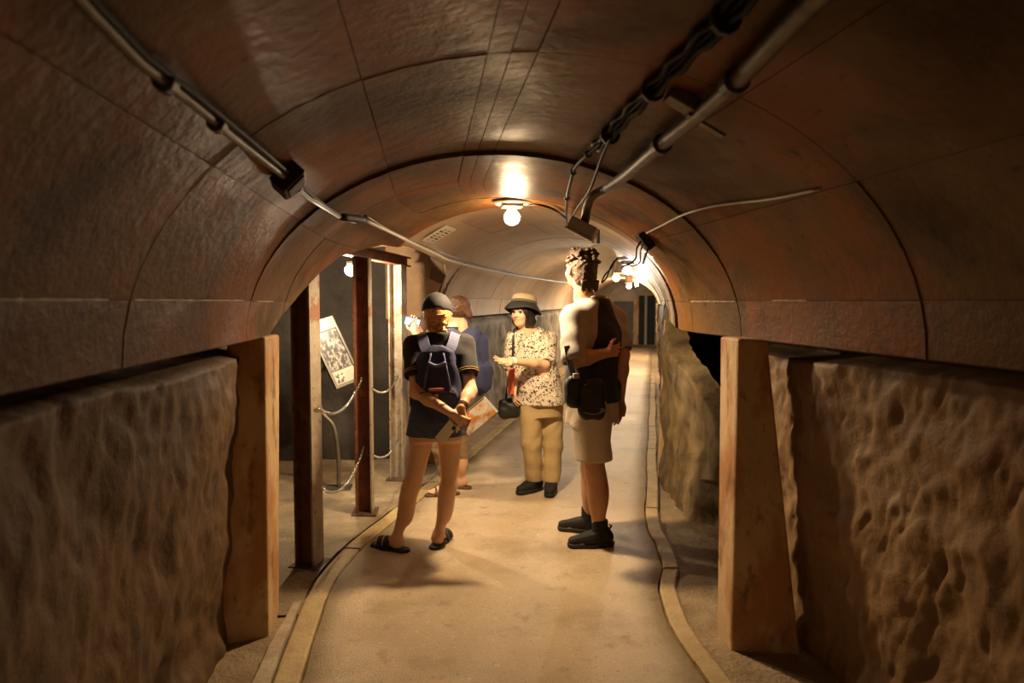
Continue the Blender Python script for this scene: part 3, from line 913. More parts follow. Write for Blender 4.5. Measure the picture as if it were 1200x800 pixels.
# ================================================================ placard on the vault
q = on_vault(514, 273, 0.004)
s_, o_ = unframe(q[0], q[1])
a_, b_ = vault_ab(s_)
ph = math.asin(max(-1, min(1, o_ / a_)))
T = Vector((math.sin(heading(s_)), math.cos(heading(s_)), 0))
tan_ = Vector(vault(s_, ph + 0.02, -0.004) - vault(s_, ph - 0.02, -0.004)).normalized()
nin = T.cross(tan_).normalized()
if nin.z > 0: nin = -nin
Mp = Matrix((( tan_.x, T.x, nin.x), (tan_.y, T.y, nin.y), (tan_.z, T.z, nin.z))).to_4x4()
qq = Vector(q) + nin * 0.012
t = tag(empty('placard', qq), 'small white placard with black text fixed to the vault', 'sign')
MB().box((-0.10, -0.12, -0.004), (0.10, 0.12, 0.004), Mp).build('board', mat('white_board', (0.74, 0.70, 0.60), 0.5), t)
r2 = random.Random(5)
for col_ in range(2):
    mb = MB()
    for row in range(6):
        y0 = 0.085 - 0.115 * col_
        x0 = -0.08 + row * 0.028
        L = r2.uniform(0.05, 0.09)
        for k in range(int(L / 0.015)):
            mb.box((x0, y0 - k * 0.015 - 0.011, 0.0042), (x0 + (0.012 if row in (1, 4) else 0.007), y0 - k * 0.015, 0.0052), Mp)
    mb.build('print_block', M_BLK, t)

# ================================================================ side passage steelwork
def hpost(base, ztop, wdt, dep, rz, label, m, m2, name='steel_post'):
    t = tag(empty(name, (base[0], base[1], 0), rz), label, 'post', 'rusty steel posts at the side passage')
    MB().box((-wdt / 2, -dep / 2, 0.01), (-wdt / 2 + 0.011, dep / 2, ztop)).build('flange', m, t)
    MB().box((wdt / 2 - 0.011, -dep / 2, 0.01), (wdt / 2, dep / 2, ztop)).build('flange', m2, t)
    MB().box((-wdt / 2 + 0.011, -0.006, 0.01), (wdt / 2 - 0.011, 0.006, ztop)).build('web', m, t)
    MB().box((-wdt * 0.75, -dep * 0.75, 0.0), (wdt * 0.75, dep * 0.75, 0.022)).build('base_plate', mat('dark_rust', (0.06, 0.03, 0.018), 0.8, (0.12, 0.07, 0.04), 14), t, bevel=0.003)
    return t
pb = [on_floor(363, 663), on_floor(428, 602), on_floor(468, 562)]
pb[2] = pb[2] * 1.0
POST = pb
hpost(pb[0], 1.80, 0.115, 0.115, R(-20), 'dark rusty steel post nearest the tapered orange pillar', M_RUST, M_RUSTG)
hpost(pb[1], 1.80, 0.115, 0.13, R(-2), 'slim rusty steel post beside the information board', M_RUST, M_RUSTG)
hpost(pb[2], 1.80, 0.115, 0.13, R(-18), 'pale flaking steel post behind the girl with the cap', M_RUSTG, M_RUSTG)
# head beam
d = pb[2] - pb[0]; L = np.linalg.norm(d); ang = math.atan2(d[1], d[0])
t = tag(empty('steel_beam', (pb[0][0], pb[0][1], 1.80), ang), 'horizontal steel beam lying across the three posts', 'beam')
MB().box((-0.25, -0.04, 0.0), (L + 0.3, 0.04, 0.010)).build('flange', M_RUST, t)
MB().box((-0.25, -0.04, 0.070), (L + 0.3, 0.04, 0.08)).build('flange', M_RUST, t)
MB().box((-0.25, -0.006, 0.012), (L + 0.3, 0.006, 0.070)).build('web', M_RUST, t)
# cross beams towards the back wall
for k, f in enumerate((0.42, 0.98)):
    p = pb[0] + d * f
    t = tag(empty('cross_beam', (p[0], p[1], 1.91)), ['dark cross beam above the passage lamp', 'dark cross beam running back from the pale post'][k], 'beam')
    MB().box((-1.6, -0.03, 0.04), (0.05, 0.03, 0.10)).build('joist', M_RUST, t)
# chains
def chain(p0, p1, sag, label):
    p0, p1 = np.array(p0), np.array(p1)
    n = 60
    pts = [p0 + (p1 - p0) * i / n - np.array([0, 0, sag * 4 * (i / n) * (1 - i / n)]) for i in range(n + 1)]
    Ls = np.cumsum([0] + [np.linalg.norm(pts[i + 1] - pts[i]) for i in range(n)])
    mb = MB()
    step = 0.0215
    t = tag(empty('chain', pts[n // 2]), label, 'chain')
    k, u = 0, 0.0
    while u < Ls[-1]:
        i = min(np.searchsorted(Ls, u, 'right') - 1, n - 1)
        f = (u - Ls[i]) / (Ls[i + 1] - Ls[i] + 1e-9)
        c = pts[i] + (pts[i + 1] - pts[i]) * f
        T = pts[i + 1] - pts[i]; T /= np.linalg.norm(T)
        U = np.cross(T, (0.3, 0.2, 0.93)); U /= np.linalg.norm(U)
        V = np.cross(T, U)
        A = U if k % 2 else V
        ring = [c + T * 0.0145 * math.cos(q) + A * 0.008 * math.sin(q) for q in np.linspace(0, 2 * PI, 9)[:-1]]
        mb.tube(loc(ring, t), 0.0028, 4, closed=True)
        u += step; k += 1
    mb.build('chain_links', M_CHROME, t, smooth=True)
def atpost(i, px, py):
    # a point on post i at the pixel height
    p = at_y(px, py, POST[i][1] - 0.03)
    return p
chain(atpost(0, 372, 478), atpost(1, 424, 443), 0.115, 'bright chain, upper of two between the dark post and the slim post')
chain(atpost(0, 376, 572), atpost(1, 426, 524), 0.13, 'bright chain, lower of two between the dark post and the slim post')
chain(atpost(1, 436, 455), atpost(2, 467, 440), 0.075, 'bright chain, upper of two between the slim post and the pale post')
chain(atpost(1, 437, 533), atpost(2, 467, 513), 0.075, 'bright chain, lower of two between the slim post and the pale post')

# ================================================================ information board
bp = on_floor(397, 574)
t = tag(empty('information_board', (bp[0], bp[1], 0)), 'tilted metal information board on a bent tubular stand in the side passage', 'sign')
Yb = bp[1]
MB().box((-0.10, -0.09, 0.012), (0.10, 0.09, 0.026)).build('base_plate', mat('dark_steel', (0, 0, 0)), t, bevel=0.004)
st = [np.array([0, 0, 0.02]), np.array([0, 0, 0.32])] 
mid = at_y(391, 500, Yb - 0.0) - bp
top = at_y(377, 482, Yb + 0.02) - bp
up_ = at_y(372, 450, Yb + 0.05) - bp
upp = at_y(384, 425, Yb + 0.06) - bp
MB().tube(spline([np.array([0, 0, 0.02]), np.array([0, 0, 0.25]), mid, top, up_, upp], 8), 0.016, 10).build('stand_tube', M_GALV, t, smooth=True)
# board corners traced at their own distance, leaning back
TL, TR, BR, BL = at_y(366, 378, Yb + 0.10), at_y(410, 373, Yb + 0.22), at_y(424, 444, Yb + 0.10), at_y(394, 456, Yb - 0.03)
TL, TR, BR, BL = [Vector(p - bp) for p in (TL, TR, BR, BL)]
TR = TL + (BR - BL)                      # true parallelogram
ux = (TR - TL); wv = ux.length; ux.normalize()
uy = (TL - BL); hv = uy.length; uy = (uy - ux * uy.dot(ux)).normalized()
uz = ux.cross(uy)
Mb2 = Matrix(((ux.x, uy.x, uz.x, BL.x), (ux.y, uy.y, uz.y, BL.y), (ux.z, uy.z, uz.z, BL.z), (0, 0, 0, 1)))
MB().box((0, 0, -0.02), (wv, hv, 0), Mb2).build('back_panel', M_GALV, t)
mfr = mat('board_frame', (0.11, 0.10, 0.085), 0.45, metal=0.5)
for (a, b) in (((0, 0), (wv, 0.018)), ((0, hv - 0.10), (wv, hv)), ((0, 0.018), (0.018, hv - 0.10)), ((wv - 0.018, 0.018), (wv, hv - 0.10))):
    MB().box((a[0], a[1], 0.0), (b[0], b[1], 0.012), Mb2).build('frame_bar', mfr, t)
mph = mat('old_photograph', (0.012, 0.011, 0.010), 0.4, (0.22, 0.20, 0.17), 38.0, lo=0.47, hi=0.58, stretch=(1, 1, 0.55), detail=9)
MB().box((0.024, 0.14, 0.0), (wv - 0.022, hv - 0.108, 0.005), Mb2).build('photograph', mph, t)
cp_ = MB().box((0.024, 0.024, 0.0), (wv - 0.022, 0.13, 0.005), Mb2).build('caption_strip', mat('caption_paper', (0.34, 0.31, 0.25), 0.5), t)
MB().box((0.034, 0.034, 0.005), (0.105, 0.105, 0.007), Mb2).build('portrait_photo', mat('portrait', (0.03, 0.028, 0.025), 0.4, (0.40, 0.36, 0.30), 30, lo=0.5, hi=0.55), cp_)
mb = MB()
for k in range(5):
    mb.box((0.125, 0.045 + 0.013 * k, 0.005), (0.125 + (wv - 0.17) * (0.9 if k % 3 else 0.65), 0.050 + 0.013 * k, 0.006), Mb2)
mb.build('caption_print', mat('grey_print', (0.25, 0.23, 0.20), 0.6), cp_)

# ================================================================ distance-field modelling for figures and soft goods
class Sdf:
    def __init__(s, lo, hi, v):
        s.v = v
        s.lo = np.array(lo, np.float32)
        n = np.ceil((np.array(hi) - np.array(lo)) / v).astype(int) + 1
        s.ax = [(s.lo[i] + v * np.arange(n[i])).astype(np.float32) for i in range(3)]
        s.D = np.full(n, 1.0, np.float32)
    def _reg(s, lo, hi, pad):
        sl, ar = [], []
        for i in range(3):
            a = max(0, int((lo[i] - pad - s.lo[i]) / s.v))
            b = min(len(s.ax[i]), int((hi[i] + pad - s.lo[i]) / s.v) + 2)
            if b <= a:
                return None
            sl.append(slice(a, b))
            sh = [1, 1, 1]; sh[i] = -1
            ar.append(s.ax[i][a:b].reshape(sh))
        return tuple(sl), ar
    def _mix(s, sl, d, k, op):
        A = s.D[sl]
        if op == 'u':
            r = np.minimum(A, d)
            if k > 0:
                h = np.maximum(k - np.abs(A - d), 0) / k
                r -= h * h * k * 0.25
        else:
            r = np.maximum(A, -d)
            if k > 0:
                h = np.maximum(k - np.abs(A + d), 0) / k
                r += h * h * k * 0.25
        s.D[sl] = r
    def cap(s, a, b, ra, rb=None, k=0.02, op='u'):
        rb = ra if rb is None else rb
        a, b = np.array(a, np.float32), np.array(b, np.float32)
        R_ = max(ra, rb)
        g = s._reg(np.minimum(a, b) - R_, np.maximum(a, b) + R_, k + 2.5 * s.v)
        if g is None: return s
        sl, (X, Y, Z) = g
        ab = b - a
        t = ((X - a[0]) * ab[0] + (Y - a[1]) * ab[1] + (Z - a[2]) * ab[2]) / max(float(ab.dot(ab)), 1e-9)
        t = np.clip(t, 0, 1)
        d = np.sqrt((X - a[0] - t * ab[0]) ** 2 + (Y - a[1] - t * ab[1]) ** 2 + (Z - a[2] - t * ab[2]) ** 2) - (ra + (rb - ra) * t)
        s._mix(sl, d, k, op)
        return s
    def chain(s, pts, k=0.02, op='u'):
        for (p, r), (q, r2) in zip(pts[:-1], pts[1:]):
            s.cap(p, q, r, r2, k, op)
        return s
    def ell(s, c, rad, M=None, k=0.02, op='u', p=2.0):
        """M rows = local axes"""
        c = np.array(c, np.float32)
        M = np.eye(3) if M is None else np.array(M)
        R_ = max(rad) * (1.0 if p <= 2 else 1.5)
        g = s._reg(c - R_, c + R_, k + 2.5 * s.v)
        if g is None: return s
        sl, (X, Y, Z) = g
        x, y, z = X - c[0], Y - c[1], Z - c[2]
        u = [(M[i][0] * x + M[i][1] * y + M[i][2] * z) / rad[i] for i in range(3)]
        if p == 2.0:
            q = np.sqrt(u[0] ** 2 + u[1] ** 2 + u[2] ** 2)
        else:
            q = (np.abs(u[0]) ** p + np.abs(u[1]) ** p + np.abs(u[2]) ** p) ** (1.0 / p)
        g2 = np.sqrt((u[0] / rad[0]) ** 2 + (u[1] / rad[1]) ** 2 + (u[2] / rad[2]) ** 2) + 1e-6
        d = q * (q - 1) / g2 if p == 2.0 else (q - 1) * min(rad)
        s._mix(sl, d.astype(np.float32), k, op)
        return s
    def col(s, rows, k=0.02, p=2.3, op='u'):
        """upright column: rows of (z, cx, cy, rx, ry)"""
        r = np.array(rows, np.float32)
        lo = (np.min(r[:, 1] - r[:, 3]), np.min(r[:, 2] - r[:, 4]), r[0, 0])
        hi = (np.max(r[:, 1] + r[:, 3]), np.max(r[:, 2] + r[:, 4]), r[-1, 0])
        g = s._reg(lo, hi, k + 2.5 * s.v)
        if g is None: return s
        sl, (X, Y, Z) = g
        zz = Z.ravel()
        f = [np.interp(zz, r[:, 0], r[:, i]).reshape(1, 1, -1).astype(np.float32) for i in range(1, 5)]
        q = ((np.abs(X - f[0]) / f[2]) ** p + (np.abs(Y - f[1]) / f[3]) ** p) ** (1.0 / p)
        d = (q - 1) * np.minimum(f[2], f[3])
        d = np.maximum(d, np.maximum(r[0, 0] - Z, Z - r[-1, 0]))
        s._mix(sl, d.astype(np.float32), k, op)
        return s
    def cut(s, p, n):
        """remove everything on the side the normal points to"""
        X, Y, Z = [s.ax[i].reshape([-1 if j == i else 1 for j in range(3)]) for i in range(3)]
        d = (X - p[0]) * n[0] + (Y - p[1]) * n[1] + (Z - p[2]) * n[2]
        s.D = np.maximum(s.D, d.astype(np.float32))
        return s
    def fold(s, amp, fx=38, fy=31, fz=16):
        X, Y, Z = [s.ax[i].reshape([-1 if j == i else 1 for j in range(3)]) for i in range(3)]
        wv = np.sin(fx * X + 2.2 * np.sin(fz * Z + 9 * Y)) * np.sin(fy * Y + 1.7 * np.sin(fz * 1.3 * Z + 11 * X) + 0.6)
        s.D = s.D + (amp * wv).astype(np.float32)
        return s
    def mesh(s, name):
        D = s.D.copy()
        for i in range(3):                                    # close at the borders
            ix = [slice(None)] * 3
            for e in (0, -1):
                ix[i] = e
                D[tuple(ix)] = np.maximum(D[tuple(ix)], 0.5 * s.v)
        ins = D < 0
        n = D.shape
        cnt = np.zeros(tuple(k - 1 for k in n), np.uint8)
        corners = [(a, b, c) for a in (0, 1) for b in (0, 1) for c in (0, 1)]
        for a, b, c in corners:
            cnt += ins[a:n[0] - 1 + a, b:n[1] - 1 + b, c:n[2] - 1 + c]
        act = np.argwhere((cnt > 0) & (cnt < 8))
        idx = np.full(cnt.shape, -1, np.int32)
        idx[act[:, 0], act[:, 1], act[:, 2]] = np.arange(len(act))
        vals = np.stack([D[act[:, 0] + a, act[:, 1] + b, act[:, 2] + c] for a, b, c in corners], 1)
        pos = np.zeros((len(act), 3), np.float32); num = np.zeros(len(act), np.float32)
        for i in range(8):
            for j in range(i + 1, 8):
                if sum(abs(corners[i][q] - corners[j][q]) for q in range(3)) != 1:
                    continue
                va, vb = vals[:, i], vals[:, j]
                m = (va < 0) != (vb < 0)
                t = np.where(m, va / np.where(m, va - vb, 1), 0)
                ci, cj = np.array(corners[i], np.float32), np.array(corners[j], np.float32)
                pos += m[:, None] * (ci + t[:, None] * (cj - ci))
                num += m
        V = s.lo + s.v * (act + pos / num[:, None])
        F = []
        for ax in range(3):
            u, w_ = [(1, 2), (2, 0), (0, 1)][ax]
            sa = [slice(1, -1)] * 3; sb = [slice(1, -1)] * 3
            sa[ax] = slice(0, -1); sb[ax] = slice(1, None)
            A, B = ins[tuple(sa)], ins[tuple(sb)]
            E = np.argwhere(A != B)
            if not len(E): continue
            flip = A[E[:, 0], E[:, 1], E[:, 2]]
            base = E.copy()
            for q in range(3):
                if q != ax: base[:, q] += 1
            def cell(du, dw):
                c = base.copy(); c[:, u] -= du; c[:, w_] -= dw
                return idx[c[:, 0], c[:, 1], c[:, 2]]
            q = np.stack([cell(1, 1), cell(0, 1), cell(0, 0), cell(1, 0)], 1)
            q[~flip] = q[~flip][:, ::-1]
            F.append(q)
        F = np.concatenate(F)
        F = F[(F >= 0).all(1)]
        me = bpy.data.meshes.new(name)
        me.vertices.add(len(V)); me.vertices.foreach_set('co', V.astype(np.float32).ravel())
        me.loops.add(len(F) * 4); me.loops.foreach_set('vertex_index', F.astype(np.int32).ravel())
        me.polygons.add(len(F)); me.polygons.foreach_set('loop_start', np.arange(0, len(F) * 4, 4, dtype=np.int32))
        me.update(calc_edges=True); me.validate()
        return me
    def build(s, name, m, parent, pick=None):
        """pick(x, y, z arrays) -> material index per face"""
        me = s.mesh(name)
        o = link(name, me, m, parent, smooth=True)
        if pick is not None:
            c = np.zeros(len(me.polygons) * 3, np.float32)
            me.polygons.foreach_get('center', c)
            c = c.reshape(-1, 3)
            me.polygons.foreach_set('material_index', pick(c[:, 0], c[:, 1], c[:, 2]).astype(np.int32))
        return o
def unit(v):
    v = np.array(v, float)
    return v / (np.linalg.norm(v) + 1e-9)
class Figure:
    """a person standing at pos and facing yaw (0 = along +Y, positive = turned left)"""
    def __init__(s, label, pos, yaw, ht):
        s.t = tag(empty('person', (pos[0], pos[1], 0), yaw), label, 'person', None)
        s.pos = np.array([pos[0], pos[1], 0.0]); s.yaw = yaw; s.k = ht
        c, n = math.cos(yaw), math.sin(yaw)
        s.Rm = np.array([[c, -n, 0], [n, c, 0], [0, 0, 1]])
    def L(s, p):
        return s.Rm.T @ (np.array(p) - s.pos)
    def J(s, x, y, Y):
        return s.L(at_y(x, y, Y))
    def W(s, p):
        return s.Rm @ np.array(p) + s.pos
def head_axes(yaw, pitch=0.0):
    """rows: right, forward, up; yaw positive turns left"""
    f = np.array([-math.sin(yaw) * math.cos(pitch), math.cos(yaw) * math.cos(pitch), math.sin(pitch)])
    r = unit(np.cross(f, (0, 0, 1)))
    u = np.cross(r, f)
    return np.array([r, f, u])
def add_head(S, c, A, sc=1.0):
    r, f, u = A
    P = lambda x, y, z: c + sc * (r * x + f * y + u * z)
    S.ell(P(0, -0.012, 0.022), (0.075 * sc, 0.094 * sc, 0.090 * sc), A, 0.02)          # skull
    S.ell(P(0, 0.028, -0.035), (0.060 * sc, 0.062 * sc, 0.078 * sc), A, 0.03)          # face
    S.ell(P(0, 0.052, -0.088), (0.030 * sc, 0.028 * sc, 0.024 * sc), A, 0.025)         # chin
    S.cap(P(0, 0.088, 0.002), P(0, 0.104, -0.028), 0.007 * sc, 0.0125 * sc, 0.012)     # nose
    S.ell(P(0, 0.082, 0.018), (0.045 * sc, 0.014 * sc, 0.010 * sc), A, 0.012)          # brow
    for sd in (-1, 1):
        S.ell(P(sd * 0.013, 0.094, -0.030), (0.008 * sc, 0.008 * sc, 0.006 * sc), A, 0.008)
        S.ell(P(sd * 0.030, 0.080, 0.000), (0.016 * sc, 0.012 * sc, 0.010 * sc), A, 0.006, 'd')  # eye socket
        S.ell(P(sd * 0.034, 0.066, -0.030), (0.020 * sc, 0.018 * sc, 0.020 * sc), A, 0.02)       # cheek
        S.ell(P(sd * 0.076, -0.004, -0.012), (0.009 * sc, 0.018 * sc, 0.030 * sc), A, 0.008)     # ear
    S.ell(P(0, 0.083, -0.052), (0.024 * sc, 0.010 * sc, 0.006 * sc), A, 0.008)         # lips
    S.ell(P(0, 0.083, -0.061), (0.020 * sc, 0.010 * sc, 0.006 * sc), A, 0.008)
    S.cap(P(0, -0.03, -0.06), P(0, -0.045, -0.17), 0.052 * sc, 0.058 * sc, 0.03)       # neck
def face_details(parent, c, A, sc, m_eye, m_brow, m_lip):
    r, f, u = A
    P = lambda x, y, z: c + sc * (r * x + f * y + u * z)
    for sd in (-1, 1):
        S = Sdf(P(sd * 0.030, 0.076, 0) - 0.022, P(sd * 0.030, 0.076, 0) + 0.022, 0.0022)
        S.ell(P(sd * 0.030, 0.075, 0.0), (0.0125 * sc, 0.010 * sc, 0.0065 * sc), A, 0)
        S.build('eye', m_eye, parent)
        MB().tube([P(sd * (0.014 + 0.007 * i), 0.0955 - 0.0042 * i - 0.0012 * i * i, 0.019 + 0.003 * math.sin(i * 1.0)) for i in range(5)], [0.002, 0.0032, 0.0032, 0.003, 0.0016], 6).build('eyebrow', m_brow, parent, smooth=True)
    MB().tube([P(x, 0.0925 - 9 * x * x, -0.0555 - 3 * x * x) for x in np.linspace(-0.021, 0.021, 7)], [0.001, 0.003, 0.0042, 0.0045, 0.0042, 0.003, 0.001], 6).build('lips', m_lip, parent, smooth=True)
def add_hand(S, w, d, n, side, curl=0.5, sc=1.0, spread=0.10, thumb=0.5):
    """w wrist, d direction, n the way the palm faces, side +1/-1 picks the thumb side"""
    d = unit(d); n = unit(np.array(n) - d * np.dot(n, d))
    t = np.cross(d, n) * side                                   # towards the thumb
    w = np.array(w, float)
    lat = [0.027, 0.009, -0.009, -0.026]
    base = [0.083, 0.087, 0.083, 0.075]
    ln = [(0.040, 0.025, 0.020), (0.045, 0.028, 0.021), (0.041, 0.026, 0.020), (0.032, 0.020, 0.018)]
    for i in range(4):
        S.cap(w + t * lat[i] * 0.6 * sc + d * 0.012, w + (t * lat[i] + d * base[i]) * sc, 0.013 * sc, 0.0105 * sc, 0.012)
    for i in range(4):
        p = w + (t * lat[i] + d * base[i]) * sc
        dd = unit(d + t * spread * (1.5 - i) * 0.8)
        ang = curl * (0.75 + 0.12 * i)
        r = 0.0088 * sc * (0.9 if i == 3 else 1.0)
        for q in range(3):
            a = ang * (0.6 if q == 0 else 1.0)
            nd = unit(dd * math.cos(a) + n * math.sin(a))
            n2 = unit(n - nd * np.dot(n, nd)) if q == 0 else unit(n2 - nd * np.dot(n2, nd))
            dd = nd
            e = p + dd * ln[i][q] * sc
            S.cap(p, e, r, r * 0.9, 0.003)
            p, r = e, r * 0.92
    p = w + (t * 0.024 + d * 0.022) * sc
    q1 = p + unit(d * 0.7 + t * 0.75 + n * 0.25 * thumb) * 0.040 * sc
    q2 = q1 + unit(d * 0.9 + t * 0.35 + n * 0.5 * thumb) * 0.030 * sc
    q3 = q2 + unit(d * 1.0 + t * 0.1 + n * 0.6 * thumb) * 0.024 * sc
    S.cap(p, q1, 0.015 * sc, 0.0115 * sc, 0.010); S.cap(q1, q2, 0.0115 * sc, 0.0100 * sc, 0.004); S.cap(q2, q3, 0.010 * sc, 0.0085 * sc, 0.003)
def add_arm(S, sh, el, wr, rs=(0.050, 0.042, 0.036, 0.026), k=0.03):
    sh, el, wr = map(np.array, (sh, el, wr))
    S.cap(sh, el, rs[0], rs[1] * 0.95, k)
    S.cap(el, el + (wr - el) * 0.35, rs[1] * 0.97, rs[2] * 1.06, k)
    S.cap(el + (wr - el) * 0.35, wr, rs[2] * 1.06, rs[3], k)
def add_leg(S, hip, kn, an, r=(0.088, 0.060, 0.058, 0.037), back=(0, -1, 0), k=0.03):
    hip, kn, an = map(np.array, (hip, kn, an))
    S.cap(hip, kn, r[0], r[1] * 0.98, k)
    S.cap(kn, an, r[1] * 0.93, r[3], k)
    S.ell(kn + (an - kn) * 0.33 + np.array(back) * 0.016, (r[2], r[2], 0.13), None, 0.04)
def add_foot(S, an, d, ln=0.235, k=0.02):
    """bare foot from below the ankle"""
    d = unit((d[0], d[1], 0)); sd = np.array([d[1], -d[0], 0])
    a = np.array([an[0], an[1], 0])
    h = a - d * ln * 0.22
    z = lambda p, q: np.array([p[0], p[1], q])
    S.cap(an, z(a - d * 0.01, 0.055), 0.038, 0.040, k)
    S.cap(z(h + d * 0.03, 0.048), z(a + d * ln * 0.35, 0.046), 0.033, 0.028, k)
    S.cap(z(a + d * ln * 0.30 + sd * 0.016, 0.040), z(a + d * ln * 0.52 + sd * 0.016, 0.034), 0.024, 0.018, k)
    S.cap(z(a + d * ln * 0.30 - sd * 0.016, 0.038), z(a + d * ln * 0.50 - sd * 0.018, 0.032), 0.022, 0.016, k)
    for i, (o_, e, r) in enumerate(((0.028, 0.66, 0.0105), (0.012, 0.66, 0.0085), (-0.002, 0.63, 0.008), (-0.015, 0.60, 0.0075), (-0.027, 0.56, 0.007))):
        S.cap(z(a + d * ln * 0.48 + sd * o_, 0.032), z(a + d * ln * e + sd * o_, 0.030), r * 1.1, r, 0.005)
def shoe(parent, name, an, d, ln, m, m_sole, laces=None, ankle_h=0.10, fat=1.0):
    d = unit((d[0], d[1], 0)); sd = np.array([d[1], -d[0], 0])
    a = np.array([an[0], an[1], 0.0])
    z = lambda f, o_, q: a + d * f * ln + sd * o_ + np.array([0, 0, q])
    lo, hi = a - ln - 0.05, a + ln + 0.05
    lo[2], hi[2] = -0.01, 0.22
    S = Sdf(lo, hi, 0.005)
    S.cap(z(-0.16, 0, 0.055), z(0.20, 0, 0.055), 0.043 * fat, 0.044 * fat, 0.03)
    S.cap(z(0.20, 0, 0.050), z(0.58, 0.004, 0.040), 0.044 * fat, 0.036 * fat, 0.03)
    S.cap(z(-0.08, 0, 0.06), z(-0.06, 0, ankle_h), 0.043 * fat, 0.042 * fat, 0.03)
    S.cap(z(0.0, 0, 0.09), z(0.32, 0, 0.062), 0.034 * fat, 0.032 * fat, 0.03)
    S.cut(z(0, 0, ankle_h), (0.25 * d[0], 0.25 * d[1], 1))
    S.cut((0, 0, 0.012), (0, 0, -1))
    sh = S.build(name, m, parent)
    S = Sdf(lo, hi, 0.005)
    S.cap(z(-0.17, 0, 0.02), z(0.20, 0.0, 0.02), 0.047 * fat, 0.047 * fat, 0.02)
    S.cap(z(0.20, 0, 0.02), z(0.58, 0.004, 0.02), 0.049 * fat, 0.042 * fat, 0.02)
    S.cut((0, 0, 0.030), (0, 0, 1)); S.cut((0, 0, 0.0), (0, 0, -1))
    S.build('sole', m_sole, sh)
    if laces is not None:
        for i in range(4):
            f = 0.12 + 0.08 * i
            mb = MB()
            mb.tube([z(f + 0.05 * sgn * x, 0.03 * x, 0.093 - 0.0075 * i - 0.012 * abs(x) ** 2) for sgn in (1,) for x in np.linspace(-1, 1, 7)], 0.0032, 6)
            mb.build('shoelace', laces, sh, smooth=True)
    return sh
def traps(S, j, z, x, y, r):
    for a in ('l', 'r'):
        p = j['s' + a]
        S.cap((x, y, z + 0.045 + (0.03 if r > 0.05 else 0)), (p[0] * 0.9 + x * 0.1, p[1] * 0.9 + y * 0.1, p[2] - 0.005), r, r, 0.035)
SKIN1 = mat('skin_fair', (0.74, 0.46, 0.29), 0.5, (0.68, 0.40, 0.24), 7, sss=0.08)
SKIN2 = mat('skin_tan', (0.52, 0.27, 0.15), 0.5, (0.46, 0.22, 0.12), 7, sss=0.08)
SKIN3 = mat('skin_light', (0.68, 0.44, 0.29), 0.5, (0.62, 0.38, 0.25), 7, sss=0.08)
M_NAVY = mat('navy_canvas', (0.022, 0.030, 0.085), 0.75, (0.032, 0.042, 0.11), 12, 0.3, 130)
M_NAVYL = mat('navy_webbing', (0.10, 0.115, 0.24), 0.7, bump=0.2, bscale=160)
M_BTEE = mat('black_jersey', (0.012, 0.011, 0.011), 0.85, bump=0.15, bscale=120, sheen=0.1)
M_DENIM = mat('blue_denim', (0.045, 0.07, 0.12), 0.85, (0.075, 0.11, 0.17), 14, 0.3, 150)
M_KHAKI = mat('khaki_cotton', (0.46, 0.34, 0.17), 0.85, (0.40, 0.29, 0.14), 5, 0.25, 60)
M_KHAKID = mat('dark_khaki_cotton', (0.30, 0.21, 0.11), 0.85, (0.25, 0.17, 0.085), 5, 0.25, 60)
M_SHOEB = mat('black_mesh_fabric', (0.010, 0.009, 0.009), 0.75, bump=0.3, bscale=200)
M_SOLEB = mat('black_rubber', (0.016, 0.014, 0.013), 0.6)
M_EYE = mat('dark_eye', (0.015, 0.010, 0.008), 0.2)
M_LIP = mat('lip', (0.42, 0.15, 0.11), 0.45)
M_HAIRB = mat('black_hair', (0.010, 0.008, 0.007), 0.42, (0.02, 0.014, 0.010), 40, 0.5, 70, stretch=(1, 1, 0.2))
M_HAIRBR = mat('brown_hair', (0.038, 0.020, 0.011), 0.5, (0.075, 0.040, 0.020), 40, 0.6, 70, stretch=(1, 1, 0.25))
M_HAIRBL = mat('strawberry_blond_hair', (0.78, 0.43, 0.14), 0.40, (0.50, 0.22, 0.06), 45, 0.6, 60)

# ---------------------------------------------------------------- girl with the cap, back to us
G = Figure('person in a black polo, cap and denim shorts, hands clasped behind the back', at_y(497, 645, 4.12)[:2], R(-3), 1.55)
YG = G.pos[1]
zh = lambda py, Y=YG: at_y(500, py, Y)[2]
g = dict(sl=G.J(484, 404, YG), sr=G.J(545, 402, YG), el=G.J(488, 459, YG - 0.17), er=G.J(551, 459, YG - 0.16),
         wl=G.J(529, 484, YG - 0.30), wr=G.J(541, 477, YG - 0.29), hl=G.J(496, 505, YG), hr=G.J(527, 505, YG),
         kl=G.J(484, 567, YG), kr=G.J(527, 567, YG), al=G.J(464, 632, YG - 0.02), ar=G.J(514, 626, YG + 0.03), hd=G.J(512, 367, YG + 0.03))
cx = 0.5 * (g['sl'][0] + g['sr'][0])
hx = 0.5 * (g['hl'][0] + g['hr'][0])
zsh, zhip = g['sl'][2], g['hl'][2]
def g_torso(S, inf=0.0, k=0.03, z0=None):
    rows = [(zhip - 0.05, hx, 0, 0.145, 0.105), (zhip + 0.05, hx, 0, 0.160, 0.112), (zhip + 0.20, (hx + cx) / 2, 0.005, 0.125, 0.09), (zsh - 0.18, cx, 0.0, 0.140, 0.098),
            (zsh - 0.05, cx, -0.005, 0.160, 0.09), (zsh + 0.025, cx, -0.01, 0.11, 0.06), (zsh + 0.055, cx, -0.01, 0.06, 0.05)]
    S.col([(z, a, b, c + inf, d + inf) for z, a, b, c, d in rows], k)
    traps(S, g, zsh, cx, -0.01, 0.040 + inf)
S = Sdf((-0.36, -0.46, -0.01), (0.36, 0.30, 1.62), 0.0052)
g_torso(S)
